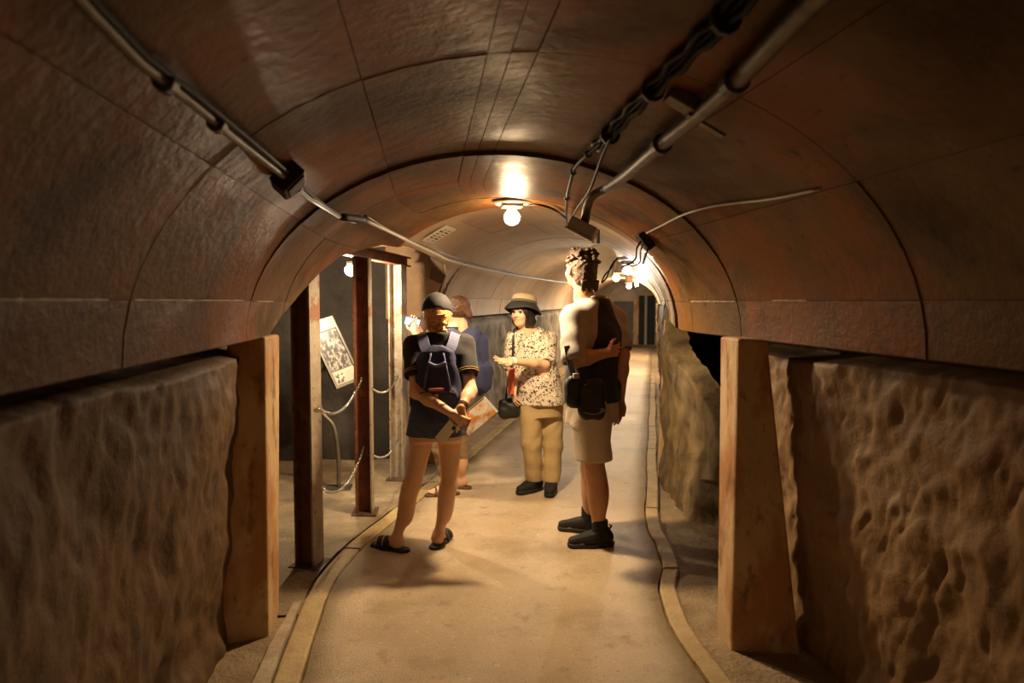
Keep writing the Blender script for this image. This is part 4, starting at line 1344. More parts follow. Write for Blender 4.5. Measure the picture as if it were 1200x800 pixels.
for a in ('l', 'r'):
    add_leg(S, g['h' + a], g['k' + a], g['a' + a], (0.076, 0.049, 0.046, 0.029))
    add_arm(S, g['s' + a], g['e' + a], g['w' + a], (0.043, 0.038, 0.033, 0.023))
fdl, fdr = np.array([-0.85, 0.52, 0]), np.array([0.30, 0.95, 0])
add_foot(S, g['al'], fdl, 0.225); add_foot(S, g['ar'], fdr, 0.225)
hA = head_axes(R(-8))
add_head(S, g['hd'], hA, 0.96)
add_hand(S, g['wl'], unit((0.78, -0.12, -0.62)), (0.3, 0.8, 0.2), -1, 0.75, 0.92)
add_hand(S, g['wr'], unit((-0.45, -0.20, -0.87)), (0.2, 0.9, 0.0), 1, 0.7, 0.92)
S.build('body', SKIN1, G.t)
face_details(G.t, g['hd'], hA, 0.96, M_EYE, M_HAIRBR, M_LIP)
# polo shirt
S = Sdf((-0.34, -0.30, 0.70), (0.34, 0.26, 1.46), 0.0052)
g_torso(S, 0.016)
slv = {}
for a in ('l', 'r'):
    p, q = g['s' + a], g['e' + a]
    e = p + (q - p) * 0.62
    slv[a] = (p, e)
    S.cap(p + np.array([0, 0, -0.005]), e, 0.060, 0.062, 0.03)
S.cap((cx, -0.015, zsh + 0.02), (cx, -0.012, zsh + 0.075), 0.070, 0.064, 0.02)      # collar
S.fold(0.0035)
for a in ('l', 'r'):
    p, e = slv[a]
    ax = unit(e - p)
    S.cap(e - ax * 0.012, e + ax * 0.2, 0.052, 0.052, 0.0, 'd')
S.cut((0, 0, zsh + 0.078), (0, 0, 1)); S.cut((0, 0, zhip + 0.07), (0, 0, -1))
shirt = S.build('polo_shirt', M_BTEE, G.t)
for a in ('l', 'r'):
    p, e = slv[a]
    ax = unit(e - p); u = unit(np.cross(ax, (0, 1, 0.1))); v = np.cross(ax, u)
    for dd in (0.0, 0.013):
        MB().tube([e - ax * (0.012 + dd - 0.012) + (u * math.cos(q) + v * math.sin(q)) * 0.0635 for q in np.linspace(0, 2 * PI, 22)[:-1]], 0.0028, 6, closed=True).build('cuff_stripe', mat('mustard_trim', (0.46, 0.27, 0.06), 0.8), shirt, smooth=True)
# shorts
S = Sdf((-0.30, -0.26, 0.60), (0.30, 0.26, 1.05), 0.0052)
S.col([(zhip - 0.06, hx, 0, 0.165, 0.122), (zhip + 0.06, hx, 0, 0.172, 0.125), (zhip + 0.16, hx, 0, 0.150, 0.110)], 0.02)
for a in ('l', 'r'):
    S.cap(g['h' + a], g['h' + a] + (g['k' + a] - g['h' + a]) * 0.25, 0.098, 0.098, 0.02)
S.cut((0, 0, zhip - 0.022), (0, 0, -1)); S.cut((0, 0, zhip + 0.14), (0, 0, 1))
S.fold(0.0025)
S.build('denim_shorts', M_DENIM, G.t)
# hair
hc = g['hd']
S = Sdf(hc - 0.17, hc + 0.17, 0.004)
S.ell(hc + np.array([0, -0.02, 0.0]), (0.082, 0.094, 0.098), hA, 0.01)
S.ell(hc + np.array([0.0, 0.10, -0.04]), (0.09, 0.075, 0.12), hA, 0.01, 'd')
for sx in (-1, 1):
    for i in range(6):
        S.ell(hc + np.array([sx * 0.030 + (0.013 if i % 2 else -0.011), -0.086 - 0.004 * math.sin(i), 0.004 - 0.021 * i]), (0.021, 0.020, 0.015), None, 0.003)
for i in range(7):
    S.ell(hc + np.array([-0.045 + 0.015 * i, -0.062, -0.052 - 0.012 * math.sin(i * 1.9)]), (0.018, 0.018, 0.020), None, 0.005)
S.build('braided_hair', M_HAIRBL, G.t)
# cap
S = Sdf(hc - 0.20, hc + 0.20, 0.004)
S.ell(hc + np.array([0, -0.008, 0.028]), (0.091, 0.108, 0.098), hA, 0.01)
S.cut(hc + np.array([0, 0, 0.012]), (0, -0.16, -0.985))
S.ell(hc + np.array([0.014, -0.115, 0.008]), (0.030, 0.05, 0.034), None, 0.004, 'd')
S.ell(hc + np.array([0.01, 0.12, 0.022]), (0.075, 0.085, 0.007), hA, 0.012)
capo = S.build('cap', mat('black_cap_cloth', (0.016, 0.016, 0.019), 0.8, bump=0.2, bscale=150), G.t)
MB().tube([hc + np.array([0.018 + 0.036 * math.cos(a), -0.103 - 0.008 * math.sin(a), 0.000 - 0.010 * math.sin(a)]) for a in np.linspace(0, PI, 9)], 0.006, 8).build('cap_strap', mat('tan_strap', (0.33, 0.20, 0.10), 0.6), capo, smooth=True)
MB().lathe([(0, 0.010), (0.006, 0.008), (0.008, 0)], 10, Matrix.Translation(hc + np.array([0, -0.01, 0.122]))).build('cap_button', M_BLK, capo)
# sandals
for a, fd in (('l', fdl), ('r', fdr)):
    an = g['a' + a]; d = unit(fd); sd = np.array([d[1], -d[0], 0]); b = np.array([an[0], an[1], 0])
    S = Sdf(np.array([b[0] - 0.22, b[1] - 0.22, -0.005]), np.array([b[0] + 0.22, b[1] + 0.22, 0.10]), 0.0045)
    S.cap(b - d * 0.055, b + d * 0.06, 0.042, 0.044, 0.02); S.cap(b + d * 0.06, b + d * 0.145, 0.046, 0.040, 0.02)
    S.cut((0, 0, 0.020), (0, 0, 1)); S.cut((0, 0, 0.0), (0, 0, -1))
    so = S.build('sandal', M_SOLEB, G.t)
    for f0, wd in ((0.055, 0.042), (0.105, 0.034)):
        pts = [b + d * (f0 + 0.01 * math.cos(q)) + sd * 0.047 * math.cos(q) + np.array([0, 0, 0.014 + 0.060 * math.sin(q) * (1.1 - f0 * 2.2)]) for q in np.linspace(0, PI, 13)]
        nr = [sd * math.cos(q) + np.array([0, 0, math.sin(q) + 0.05]) for q in np.linspace(0, PI, 13)]
        MB().ribbon(pts, nr, wd, 0.005).build('sandal_strap', M_SOLEB, so)
    pts = [b - d * (0.052 * math.sin(q)) + sd * 0.046 * math.cos(q) + d * 0.01 + np.array([0, 0, 0.045]) for q in np.linspace(0, PI, 11)]
    if a == 'r':
        MB().ribbon(pts, [unit(p - b) * np.array([1, 1, 0.0]) for p in pts], 0.014, 0.004).build('heel_strap', M_SOLEB, so)
# bracelet
wv = unit(g['wr'] - g['er']); u = unit(np.cross(wv, (0, 0, 1))); v = np.cross(wv, u)
for q0 in (0.012, 0.026):
    c0 = g['wr'] - wv * q0
    MB().tube([c0 + (u * math.cos(q) + v * math.sin(q)) * 0.0275 for q in np.linspace(0, 2 * PI, 18)[:-1]], 0.004, 6, closed=True).build('bracelet', mat('brown_leather', (0.10, 0.04, 0.018), 0.6), G.t, smooth=True)

# her backpack
def backpack(F, base_loc, wdt, dep, hgt, label, top_w=0.78, red=True, pocket=True, yb=-0.0):
    """built in the wearer's own frame, then placed as its own thing; base_loc = bottom centre of the back panel"""
    w0 = F.W(base_loc)
    t = tag(empty('backpack', w0, F.yaw), label, 'backpack')
    S = Sdf((-wdt * 0.75, -dep * 1.5, -0.03), (wdt * 0.75, 0.06, hgt + 0.04), 0.005)
    rows = []
    for i in range(13):
        f = i / 12
        wf = (0.93 + 0.14 * math.sin(f * PI * 0.75)) * (1 - (1 - top_w) * f ** 1.6)
        cap_ = math.sqrt(max(0.03, 1 - max(0, (f - 0.80) / 0.21) ** 2)) * math.sqrt(max(0.12, 1 - max(0, (0.1 - f) / 0.115) ** 2))
        rows.append((f * hgt, 0, -dep * 0.42, wdt / 2 * wf * cap_, dep / 2 * (1.05 - 0.28 * f) * (0.4 + 0.6 * cap_)))
    S.col(rows, 0.0, 3.0)
    if pocket:
        S.ell((0.0, -dep * 0.80, hgt * 0.27), (wdt * 0.40, dep * 0.28, hgt * 0.22), None, 0.012, p=3.2)
    S.fold(0.007, 34, 30, 9)
    body = S.build('pack_body', M_NAVY, t)
    return t, body
bl = np.array([cx - 0.004, -0.100, zh(504, YG - 0.2)])
t, body = backpack(G, bl, 0.295, 0.125, zh(404, YG - 0.2) - bl[2], 'navy backpack worn by the person in the cap', 0.60)
H_ = zh(404, YG - 0.2) - bl[2]
o0 = bl
def strap_pts(sx):
    P = [(cx + sx * 0.022, -0.178, zsh - 0.115), (cx + sx * 0.040, -0.165, zsh - 0.07), (cx + sx * 0.078, -0.128, zsh + 0.0), (cx + sx * 0.098, -0.05, zsh + 0.062), (cx + sx * 0.118, 0.05, zsh + 0.02), (cx + sx * 0.115, 0.10, zsh - 0.08), (cx + sx * 0.125, 0.095, zsh - 0.20), (cx + sx * 0.15, 0.02, zsh - 0.32), (cx + sx * 0.14, -0.09, zsh - 0.36)]
    return [np.array(p) - o0 for p in P]
for sx in (-1, 1):
    P = spline(strap_pts(sx), 5)
    n_ = [unit((p[0] * 0.3, p[1] + o0[1] * -1 - 0.10 + 0.0, (p[2] + o0[2] - (zsh - 0.12)) * 1.0)) for p in P]
    ctr = np.array([sx * 0.03, 0.10, zsh - 0.13 - o0[2]])
    n_ = [unit(p - ctr) for p in P]
    MB().ribbon(P, n_, 0.062, 0.010).build('shoulder_strap', M_NAVYL, t)
# gathered flap, cords and buckle
MB().tube([np.array([-0.05 + 0.1 * q, -0.135 + 0.01 * math.sin(PI * q), H_ * 0.80 - 0.02 * math.sin(PI * q)]) for q in np.linspace(0, 1, 9)], 0.010, 8).build('flap_edge', M_NAVYL, t, smooth=True)
for sx in (-1, 1):
    MB().tube(spline([(sx * 0.035, -0.10, H_ * 0.90), (sx * 0.055, -0.142, H_ * 0.72), (sx * 0.075, -0.150, H_ * 0.50)], 5), 0.006, 8).build('side_piping', M_NAVYL, t, smooth=True)
MB().box((-0.05, -0.1660, H_ * 0.475), (0.038, -0.1480, H_ * 0.508)).build('brand_label', mat('red_label', (0.38, 0.09, 0.05), 0.7), t)
mb = MB()
for i in range(7):
    mb.box((-0.042 + 0.0105 * i, -0.1675, H_ * 0.483), (-0.036 + 0.0105 * i, -0.166, H_ * 0.500))
mb.build('label_lettering', mat('pale_thread', (0.62, 0.55, 0.45), 0.7), t)
MB().box((-0.012, -0.166, H_ * 0.405), (0.006, -0.150, H_ * 0.435)).build('zip_tag', mat('orange_tag', (0.60, 0.20, 0.04), 0.7), t)
MB().tube(spline([(-0.10, -0.128, H_ * 0.44), (-0.06, -0.158, H_ * 0.465), (0.06, -0.158, H_ * 0.465), (0.10, -0.128, H_ * 0.44)], 6), 0.0045, 6).build('pocket_zip', M_BLK, t, smooth=True)

# phone in her right hand, leaflet in her left
def slab(name, c, ux, uy, w_, h_, th, m, label, cat, parts=None):
    ux = Vector(ux).normalized(); uy = Vector(uy); uy = (uy - ux * uy.dot(ux)).normalized(); uz = ux.cross(uy)
    M_ = Matrix(((ux.x, uy.x, uz.x), (ux.y, uy.y, uz.y), (ux.z, uy.z, uz.z))).to_4x4()
    t = tag(empty(name, c), label, cat)
    MB().box((-w_ / 2, -h_ / 2, -th / 2), (w_ / 2, h_ / 2, th / 2), M_).build('case' if cat == 'phone' else 'sheet', m, t, bevel=0.003 if cat == 'phone' else 0)
    return t, M_
pc = at_y(523, 506, YG - 0.325)
d0 = at_y(534, 495, YG - 0.32) - at_y(514, 519, YG - 0.32)
t, Mx = slab('phone', pc, np.cross(d0, (0, 1, 0.2)), d0, 0.062, 0.125, 0.009, mat('silver_phone', (0.72, 0.70, 0.66), 0.35), 'pale grey phone held behind the back in the clasped hands', 'phone')
MB().box((-0.028, 0.032, -0.0065), (-0.008, 0.055, 0.0065), Mx).build('camera_bump', M_BLK, t)
lc = at_y(559, 487, YG - 0.30)
d0 = at_y(574, 477, YG - 0.29) - at_y(540, 505, YG - 0.32)
mleaf = mat('leaflet_print', (0.80, 0.72, 0.60), 0.35, (0.70, 0.50, 0.36), 14, lo=0.45, hi=0.5, stains=[(17, 0.52, 0.55, (0.66, 0.27, 0.06), 1.0), (11, 0.60, 0.63, (0.20, 0.10, 0.07), 0.9), (23, 0.62, 0.65, (0.25, 0.22, 0.20), 0.9)])
t, Mx = slab('leaflet', lc, np.cross(d0, (0.0, -0.75, 0.66)), d0, 0.125, 0.215, 0.003, mleaf, 'folded colour leaflet held in the hand behind the back', 'leaflet')
MB().box((-0.0625, 0.092, -0.002), (0.0625, 0.1075, 0.002), Mx).build('header_band', mat('leaflet_white', (0.75, 0.70, 0.62), 0.4), t)
MB().box((-0.0625, -0.107, 0.0015), (-0.060, 0.10, 0.004), Mx).build('folded_page', mat('leaflet_white', (0, 0, 0)), t)

# ---------------------------------------------------------------- tall man in a raglan shirt
Mn = Figure('person in a raglan shirt and beige shorts, one arm held behind the back', (at_y(694, 640, 4.12))[:2], R(36), 1.83)
YM = Mn.pos[1]
fwd = np.array([-math.sin(R(48)), math.cos(R(48)), 0])
m = dict(sl=Mn.J(670, 372, YM - 0.11), sr=Mn.J(721, 373, YM + 0.09), hd=Mn.J(680, 315, YM + 0.03),
         el=Mn.J(673, 422, YM - 0.23), er=Mn.J(729, 416, YM + 0.0), wl=Mn.J(712, 413, YM - 0.22), wr=Mn.J(727, 466, YM + 0.06),
         hl=Mn.J(690, 470, YM - 0.085), hr=Mn.J(698, 468, YM + 0.085), kl=Mn.J(697, 553, YM - 0.09), kr=Mn.J(692, 548, YM + 0.12),
         al=Mn.J(703, 628, YM - 0.10), ar=Mn.J(690, 612, YM + 0.16))
zsh, zhip = m['sl'][2], m['hl'][2]
mcx, mcy = 0.5 * (m['sl'] + m['sr'])[0], 0.5 * (m['sl'] + m['sr'])[1]
mhx, mhy = 0.5 * (m['hl'] + m['hr'])[0], 0.5 * (m['hl'] + m['hr'])[1]
def m_torso(S, inf=0.0, k=0.03, z0=-0.06):
    rows = [(zhip - 0.06, mhx, mhy, 0.160, 0.118), (zhip + 0.06, mhx, mhy, 0.162, 0.115), (zhip + 0.22, (mhx + mcx) / 2, (mhy + mcy) / 2, 0.148, 0.105), (zsh - 0.20, mcx, mcy, 0.170, 0.115),
            (zsh - 0.06, mcx, mcy, 0.180, 0.105), (zsh + 0.03, mcx, mcy, 0.130, 0.07), (zsh + 0.10, mcx, mcy, 0.065, 0.055)]
    S.col([(z, a, b, c + inf, d + inf) for z, a, b, c, d in rows], k)
    traps(S, m, zsh, mcx, mcy, 0.052 + inf)
S = Sdf((-0.45, -0.40, -0.01), (0.45, 0.42, 1.92), 0.0056)
m_torso(S)
lback = Mn.Rm.T @ np.array([1.0, 0, 0])
for a in ('l', 'r'):
    add_leg(S, m['h' + a], m['k' + a], m['a' + a], (0.095, 0.062, 0.060, 0.038), back=lback)
    add_arm(S, m['s' + a], m['e' + a], m['w' + a], (0.052, 0.045, 0.040, 0.028))
fm = Mn.Rm.T @ np.array([-1.0, -0.06, 0]); fm2 = Mn.Rm.T @ np.array([-0.94, 0.25, 0])
add_foot(S, m['al'], fm, 0.24); add_foot(S, m['ar'], fm2, 0.24)
mA = head_axes(R(-16), 0.05)
add_head(S, m['hd'], mA, 1.08)
add_hand(S, m['wl'], Mn.Rm.T @ np.array([0.80, 0.55, 0.10]), Mn.Rm.T @ np.array([-0.3, 0.9, 0]), 1, 0.6, 1.0)
add_hand(S, m['wr'], (0.0, 0.1, -1), (-1, 0.2, 0), -1, 0.45, 1.0)
S.build('body', SKIN2, Mn.t)
face_details(Mn.t, m['hd'], mA, 1.08, M_EYE, M_HAIRBR, M_LIP)
# raglan shirt
S = Sdf((-0.42, -0.36, 0.70), (0.42, 0.36, 1.66), 0.0056)
m_torso(S, 0.026)
S.col([(zhip - 0.02, mhx, mhy, 0.192, 0.150), (zhip + 0.25, (mhx + mcx) / 2, (mhy + mcy) / 2, 0.180, 0.135), (zsh - 0.1, mcx, mcy, 0.190, 0.125)], 0.03)
slv = {}
for a, fr in (('l', 0.92), ('r', 0.72)):
    p, q = m['s' + a], m['e' + a]
    e = p + (q - p) * fr
    slv[a] = (p, e)
    S.cap(p, e, 0.070, 0.078, 0.035)
S.fold(0.0045, 24, 22, 10)
for a in ('l', 'r'):
    p, e = slv[a]; ax = unit(e - p)
    S.cap(e - ax * 0.015, e + ax * 0.25, 0.062, 0.066, 0, 'd')
S.cut((0, 0, zsh + 0.115), (0, 0, 1)); S.cut((0, 0, zhip - 0.012), (0, 0, -1))
def raglan(x, y, z):
    # sleeve cloth: arms plus the shoulder wedge up to the neck
    lim = 0.055 + np.clip((zsh + 0.09 - z) / 0.30, 0, 1) * 0.10
    xx = np.abs(x - mcx)
    out = (xx > lim) & (z > zsh - 0.24)
    for a in ('l', 'r'):
        p, e = slv[a]; ab = e - p
        t = np.clip(((x - p[0]) * ab[0] + (y - p[1]) * ab[1] + (z - p[2]) * ab[2]) / ab.dot(ab), 0, 1.1)
        dd = np.sqrt((x - p[0] - t * ab[0]) ** 2 + (y - p[1] - t * ab[1]) ** 2 + (z - p[2] - t * ab[2]) ** 2)
        out |= (dd < 0.088) & (xx > 0.10)
    return np.where(out, 0, 1)
M_RAGL = mat('heather_grey_jersey', (0.38, 0.365, 0.34), 0.85, (0.33, 0.315, 0.29), 8, 0.15, 120)
sh = S.build('raglan_shirt', [M_RAGL, M_BTEE], Mn.t, raglan)
MB().tube([(mcx + 0.062 * math.cos(q), mcy + 0.056 * math.sin(q), zsh + 0.112 - 0.016 * math.sin(q)) for q in np.linspace(0, 2 * PI, 22)[:-1]], 0.010, 8, closed=True).build('collar_rib', M_RAGL, sh, smooth=True)
# shorts
S = Sdf((-0.34, -0.36, 0.40), (0.34, 0.36, 1.10), 0.0056)
S.col([(zhip - 0.14, mhx, mhy, 0.178, 0.140), (zhip + 0.02, mhx, mhy, 0.178, 0.138), (zhip + 0.10, mhx, mhy, 0.165, 0.125)], 0.02)
zk = zh(539, YM)
for a in ('l', 'r'):
    hh = m['h' + a]; kk = m['k' + a]
    S.cap(hh + np.array([0, 0, -0.03]), hh + (kk - hh) * 0.95, 0.118, 0.116, 0.025)
S.fold(0.004, 22, 20, 8)
S.cut((0, 0, zk), (0, 0, -1)); S.cut((0, 0, zhip + 0.09), (0, 0, 1))
for a in ('l', 'r'):
    kk = m['k' + a]
    S.cap(np.array([kk[0], kk[1], zk - 0.05]), np.array([kk[0], kk[1], zk + 0.02]), 0.100, 0.100, 0, 'd')
S.build('shorts', mat('beige_shorts_cotton', (0.56, 0.47, 0.36), 0.85, (0.50, 0.41, 0.31), 5, 0.2, 60), Mn.t)
# socks and trainers
for a, f_ in (('l', fm), ('r', fm2)):
    an = m['a' + a]
    S = Sdf(an + np.array([-0.10, -0.10, -0.10]), an + np.array([0.10, 0.10, 0.18]), 0.005)
    S.cap(an + np.array([0, 0, -0.08]), an + np.array([0, 0, 0.125]), 0.049, 0.049, 0.01)
    S.cut(an + np.array([0, 0, 0.105]), (0, 0, 1))
    S.build('sock', mat('black_sock', (0.009, 0.008, 0.008), 0.9, bump=0.3, bscale=180), Mn.t)
    s_ = shoe(Mn.t, 'trainer', an, f_, 0.285, M_SHOEB, M_SOLEB, M_BLK, 0.105, 0.95)
    d = unit(f_)
    MB().tube([np.array([an[0], an[1], 0]) - d * 0.052 + np.array([0, 0, 0.085]), np.array([an[0], an[1], 0]) - d * 0.075 + np.array([0, 0, 0.125]), np.array([an[0], an[1], 0]) - d * 0.060 + np.array([0, 0, 0.13])], 0.006, 6).build('heel_tab', M_SHOEB, s_, smooth=True)
# hair
hc = m['hd']
S = Sdf(hc - 0.20, hc + 0.20, 0.004)
rr, ff, uu = mA
P_ = lambda x, y, z: hc + 1.08 * (rr * x + ff * y + uu * z)
S.ell(P_(0, -0.022, 0.032), (0.088, 0.106, 0.094), mA, 0.01)
S.ell(P_(0, -0.058, -0.045), (0.074, 0.060, 0.075), mA, 0.03)
S.ell(P_(0, 0.105, -0.045), (0.095, 0.085, 0.11), mA, 0.012, 'd')
for sx in (-1, 1):
    S.ell(P_(sx * 0.09, 0.005, -0.055), (0.03, 0.045, 0.055), mA, 0.01, 'd')
r3 = random.Random(4)
for i in range(70):
    th_, ph_ = r3.uniform(0, 2 * PI), r3.uniform(-0.1, 1.0)
    v = np.array([math.cos(th_) * math.cos(ph_), math.sin(th_) * math.cos(ph_), math.sin(ph_)])
    if v[1] > 0.5 and v[2] < 0.5: continue
    S.ell(P_(0.086 * v[0], -0.022 + 0.106 * v[1], 0.040 + 0.090 * v[2]), (0.014, 0.014, 0.010), None, 0.006)
for i in range(9):
    S.cap(P_(-0.05 + 0.0125 * i, -0.105, -0.07), P_(-0.055 + 0.0135 * i, -0.108 + 0.006 * (i % 3), -0.118 - 0.008 * (i % 2)), 0.011, 0.006, 0.006)
S.fold(0.0025, 120, 110, 60)
S.build('hair', M_HAIRBR, Mn.t)
# sling bag at his hip: two pouches on a belt
w0 = at_y(689, 464, YM - 0.30)
t = tag(empty('sling_bag', w0, R(14)), 'black sling bag with a white tick mark hanging at the back of the beige shorts', 'bag')
S = Sdf((-0.14, -0.09, -0.20), (0.16, 0.10, 0.16), 0.0045)
S.ell((0.020, -0.005, -0.02), (0.082, 0.036, 0.118), None, 0.01, p=4)
S.fold(0.002)
bg = S.build('bag_body', mat('black_nylon', (0.010, 0.010, 0.011), 0.5, bump=0.15, bscale=90), t)
S = Sdf((-0.16, -0.09, -0.20), (0.06, 0.12, 0.20), 0.0045)
S.ell((-0.075, 0.030, 0.025), (0.055, 0.035, 0.095), None, 0.01, p=3)
S.fold(0.003)
S.build('side_pouch', MATS['black_nylon'], t)
MB().tube(spline([(-0.045, -0.042, -0.085), (0.02, -0.0445, -0.10), (0.085, -0.042, -0.085)], 6), 0.003, 6).build('zip', M_GREYP, bg, smooth=True)
MB().tube(spline([(-0.045, -0.040, 0.07), (0.02, -0.0435, 0.078), (0.085, -0.040, 0.07)], 6), 0.003, 6).build('zip', M_BLK, bg, smooth=True)
# white tick with the small letters over it
tick = [(0.052, -0.088), (0.058, -0.0925), (0.066, -0.0905), (0.090, -0.0795), (0.064, -0.0855), (0.058, -0.0865)]
vs = [(x, -0.0425, z) for x, z in tick] + [(x, -0.0400, z) for x, z in tick]
n = len(tick)
MB().add(vs, [tuple(range(n)), tuple(range(2 * n - 1, n - 1, -1))] + [(k, n + k, n + (k + 1) % n, (k + 1) % n) for k in range(n)]).build('tick_mark', mat('white_print', (0.75, 0.73, 0.70), 0.5), bg)
mb = MB()
for i, x in enumerate((0.060, 0.067, 0.072, 0.079)):
    mb.box((x, -0.0425, -0.0775), (x + 0.0018, -0.0400, -0.0705))
    if i in (0, 2):
        mb.box((x, -0.0425, -0.0742), (x + 0.005, -0.0400, -0.0728))
    if i == 3:
        for q in (-0.0775, -0.0745, -0.0718): mb.box((x, -0.0425, q), (x + 0.0048, -0.0400, q + 0.0013))
mb.build('lettering', MATS['white_print'], bg)
b0 = Mn.W((0, 0, 0)) - w0
# strap up across the back to the shoulder
Pm = [np.array(w0) + np.array([-0.075, 0.03, 0.11])]
Pm += [at_y(668, 425, YM - 0.28), at_y(664, 405, YM - 0.26)]
c_, s__ = math.cos(R(14)), math.sin(R(14))
Ri = np.array([[c_, s__, 0], [-s__, c_, 0], [0, 0, 1]])
Pl = [Ri @ (p - w0) for p in Pm]
MB().ribbon(spline(Pl, 5), [(-0.4, -1, 0)] * 11, 0.032, 0.004).build('sling_strap', M_NAVYL, t)
MB().box((-0.095, -0.012, 0.105), (-0.060, 0.012, 0.135)).build('buckle', M_GREYP, t, bevel=0.003)

# ---------------------------------------------------------------- guide with the bucket hat
Wm = Figure('person in a bucket hat, floral shirt and khaki trousers, gesturing with one hand', at_y(631, 580, 5.30)[:2], R(158), 1.57)
YW = Wm.pos[1]
wj = dict(sr=Wm.J(603, 396, YW - 0.06), sl=Wm.J(644, 396, YW + 0.03), hd=Wm.J(612, 366, YW - 0.06),
          el=Wm.J(638, 427, YW - 0.13), wl=Wm.J(600, 423, YW - 0.30), er=Wm.J(598, 432, YW - 0.02), wr=Wm.J(603, 452, YW - 0.10),
          hr=Wm.J(622, 474, YW - 0.02), hl=Wm.J(646, 474, YW + 0.02), kr=Wm.J(623, 520, YW - 0.04), kl=Wm.J(648, 522, YW - 0.02),
          ar=Wm.J(626, 566, YW - 0.02), al=Wm.J(646, 571, YW - 0.06))
zsh, zhip = wj['sl'][2], wj['hl'][2]
wcx, wcy = 0.5 * (wj['sl'] + wj['sr'])[0], 0.5 * (wj['sl'] + wj['sr'])[1]
whx, why = 0.5 * (wj['hl'] + wj['hr'])[0], 0.5 * (wj['hl'] + wj['hr'])[1]
def w_torso(S, inf=0.0, k=0.03):
    rows = [(zhip - 0.06, whx, why, 0.150, 0.115), (zhip + 0.05, whx, why, 0.158, 0.118), (zhip + 0.2, (whx + wcx) / 2, (why + wcy) / 2, 0.145, 0.11), (zsh - 0.16, wcx, wcy, 0.150, 0.11),
            (zsh - 0.04, wcx, wcy, 0.155, 0.088), (zsh + 0.03, wcx, wcy, 0.10, 0.06), (zsh + 0.06, wcx, wcy, 0.055, 0.05)]
    S.col([(z, a, b, c + inf, d + inf) for z, a, b, c, d in rows], k)
    traps(S, wj, zsh, wcx, wcy, 0.040 + inf)
S = Sdf((-0.42, -0.30, -0.01), (0.42, 0.52, 1.60), 0.0052)
w_torso(S)
for a in ('l', 'r'):
    add_leg(S, wj['h' + a], wj['k' + a], wj['a' + a], (0.080, 0.055, 0.052, 0.034))
    add_arm(S, wj['s' + a], wj['e' + a], wj['w' + a], (0.044, 0.039, 0.034, 0.024))
wA = head_axes(R(172 - 158 + 0), 0.03)
hyaw = R(162) - Wm.yaw
wA = head_axes(R(-16), 0.02)
add_head(S, wj['hd'], wA, 0.98)
hd_ = Wm.Rm.T @ unit(at_y(574, 423, YW - 0.40) - at_y(600, 423, YW - 0.30))
add_hand(S, wj['wl'], hd_ , Wm.Rm.T @ np.array([0.15, -0.45, 0.85]), -1, 0.18, 0.98, 0.22, 0.2)
add_hand(S, wj['wr'], Wm.Rm.T @ np.array([-0.1, -0.2, -1]), Wm.Rm.T @ np.array([1, 0.3, 0]), -1, 0.6, 0.95)
for a in ('l', 'r'):
    pass
S.build('body', SKIN3, Wm.t)
face_details(Wm.t, wj['hd'], wA, 0.98, M_EYE, M_HAIRB, M_LIP)
# floral shirt
M_FLOR = bpy.data.materials.new('floral_print_cotton'); M_FLOR.use_nodes = True
nt = M_FLOR.node_tree; N_, L_ = nt.nodes, nt.links
tc = N_.new('ShaderNodeTexCoord'); vo = N_.new('ShaderNodeTexVoronoi'); vo.inputs['Scale'].default_value = 60
nz_ = N_.new('ShaderNodeTexNoise'); nz_.inputs['Scale'].default_value = 30; nz_.inputs['Detail'].default_value = 3
mxv = N_.new('ShaderNodeMix'); mxv.data_type = 'VECTOR'; mxv.inputs['Factor'].default_value = 0.05
L_.new(tc.outputs['Object'], mxv.inputs['A']); L_.new(tc.outputs['Object'], nz_.inputs['Vector']); L_.new(nz_.outputs['Color'], mxv.inputs['B'])
L_.new(mxv.outputs['Result'], vo.inputs['Vector'])
r1 = N_.new('ShaderNodeValToRGB'); r1.color_ramp.elements[0].position = 0.36; r1.color_ramp.elements[1].position = 0.47
r1.color_ramp.elements[0].color = (0.055, 0.045, 0.04, 1); r1.color_ramp.elements[1].color = (0.66, 0.58, 0.47, 1)
L_.new(vo.outputs['Distance'], r1.inputs[0])
n2_ = N_.new('ShaderNodeTexNoise'); n2_.inputs['Scale'].default_value = 16; n2_.inputs['Detail'].default_value = 5
L_.new(tc.outputs['Object'], n2_.inputs['Vector'])
r2_ = N_.new('ShaderNodeValToRGB'); r2_.color_ramp.elements[0].position = 0.30; r2_.color_ramp.elements[1].position = 0.42
L_.new(n2_.outputs[0], r2_.inputs[0])
mc = N_.new('ShaderNodeMix'); mc.data_type = 'RGBA'
L_.new(r2_.outputs[0], mc.inputs['Factor']); mc.inputs['A'].default_value = (0.68, 0.61, 0.50, 1); L_.new(r1.outputs[0], mc.inputs['B'])
L_.new(mc.outputs['Result'], N_['Principled BSDF'].inputs['Base Color']); N_['Principled BSDF'].inputs['Roughness'].default_value = 0.85
MATS['floral'] = M_FLOR
S = Sdf((-0.38, -0.32, 0.55), (0.38, 0.36, 1.40), 0.0052)
w_torso(S, 0.022)
S.col([(zhip - 0.02, whx, why, 0.190, 0.150), (zhip + 0.25, (whx + wcx) / 2, (why + wcy) / 2, 0.172, 0.132), (zsh - 0.08, wcx, wcy, 0.165, 0.112)], 0.03)
slv = {}
for a, fr in (('l', 0.80), ('r', 0.85)):
    p, q = wj['s' + a], wj['e' + a]
    e = p + (q - p) * fr; slv[a] = (p, e)
    S.cap(p, e, 0.062, 0.072, 0.03)
S.fold(0.0045, 26, 24, 11)
for a in ('l', 'r'):
    p, e = slv[a]; ax = unit(e - p)
    S.cap(e - ax * 0.012, e + ax * 0.2, 0.058, 0.060, 0, 'd')
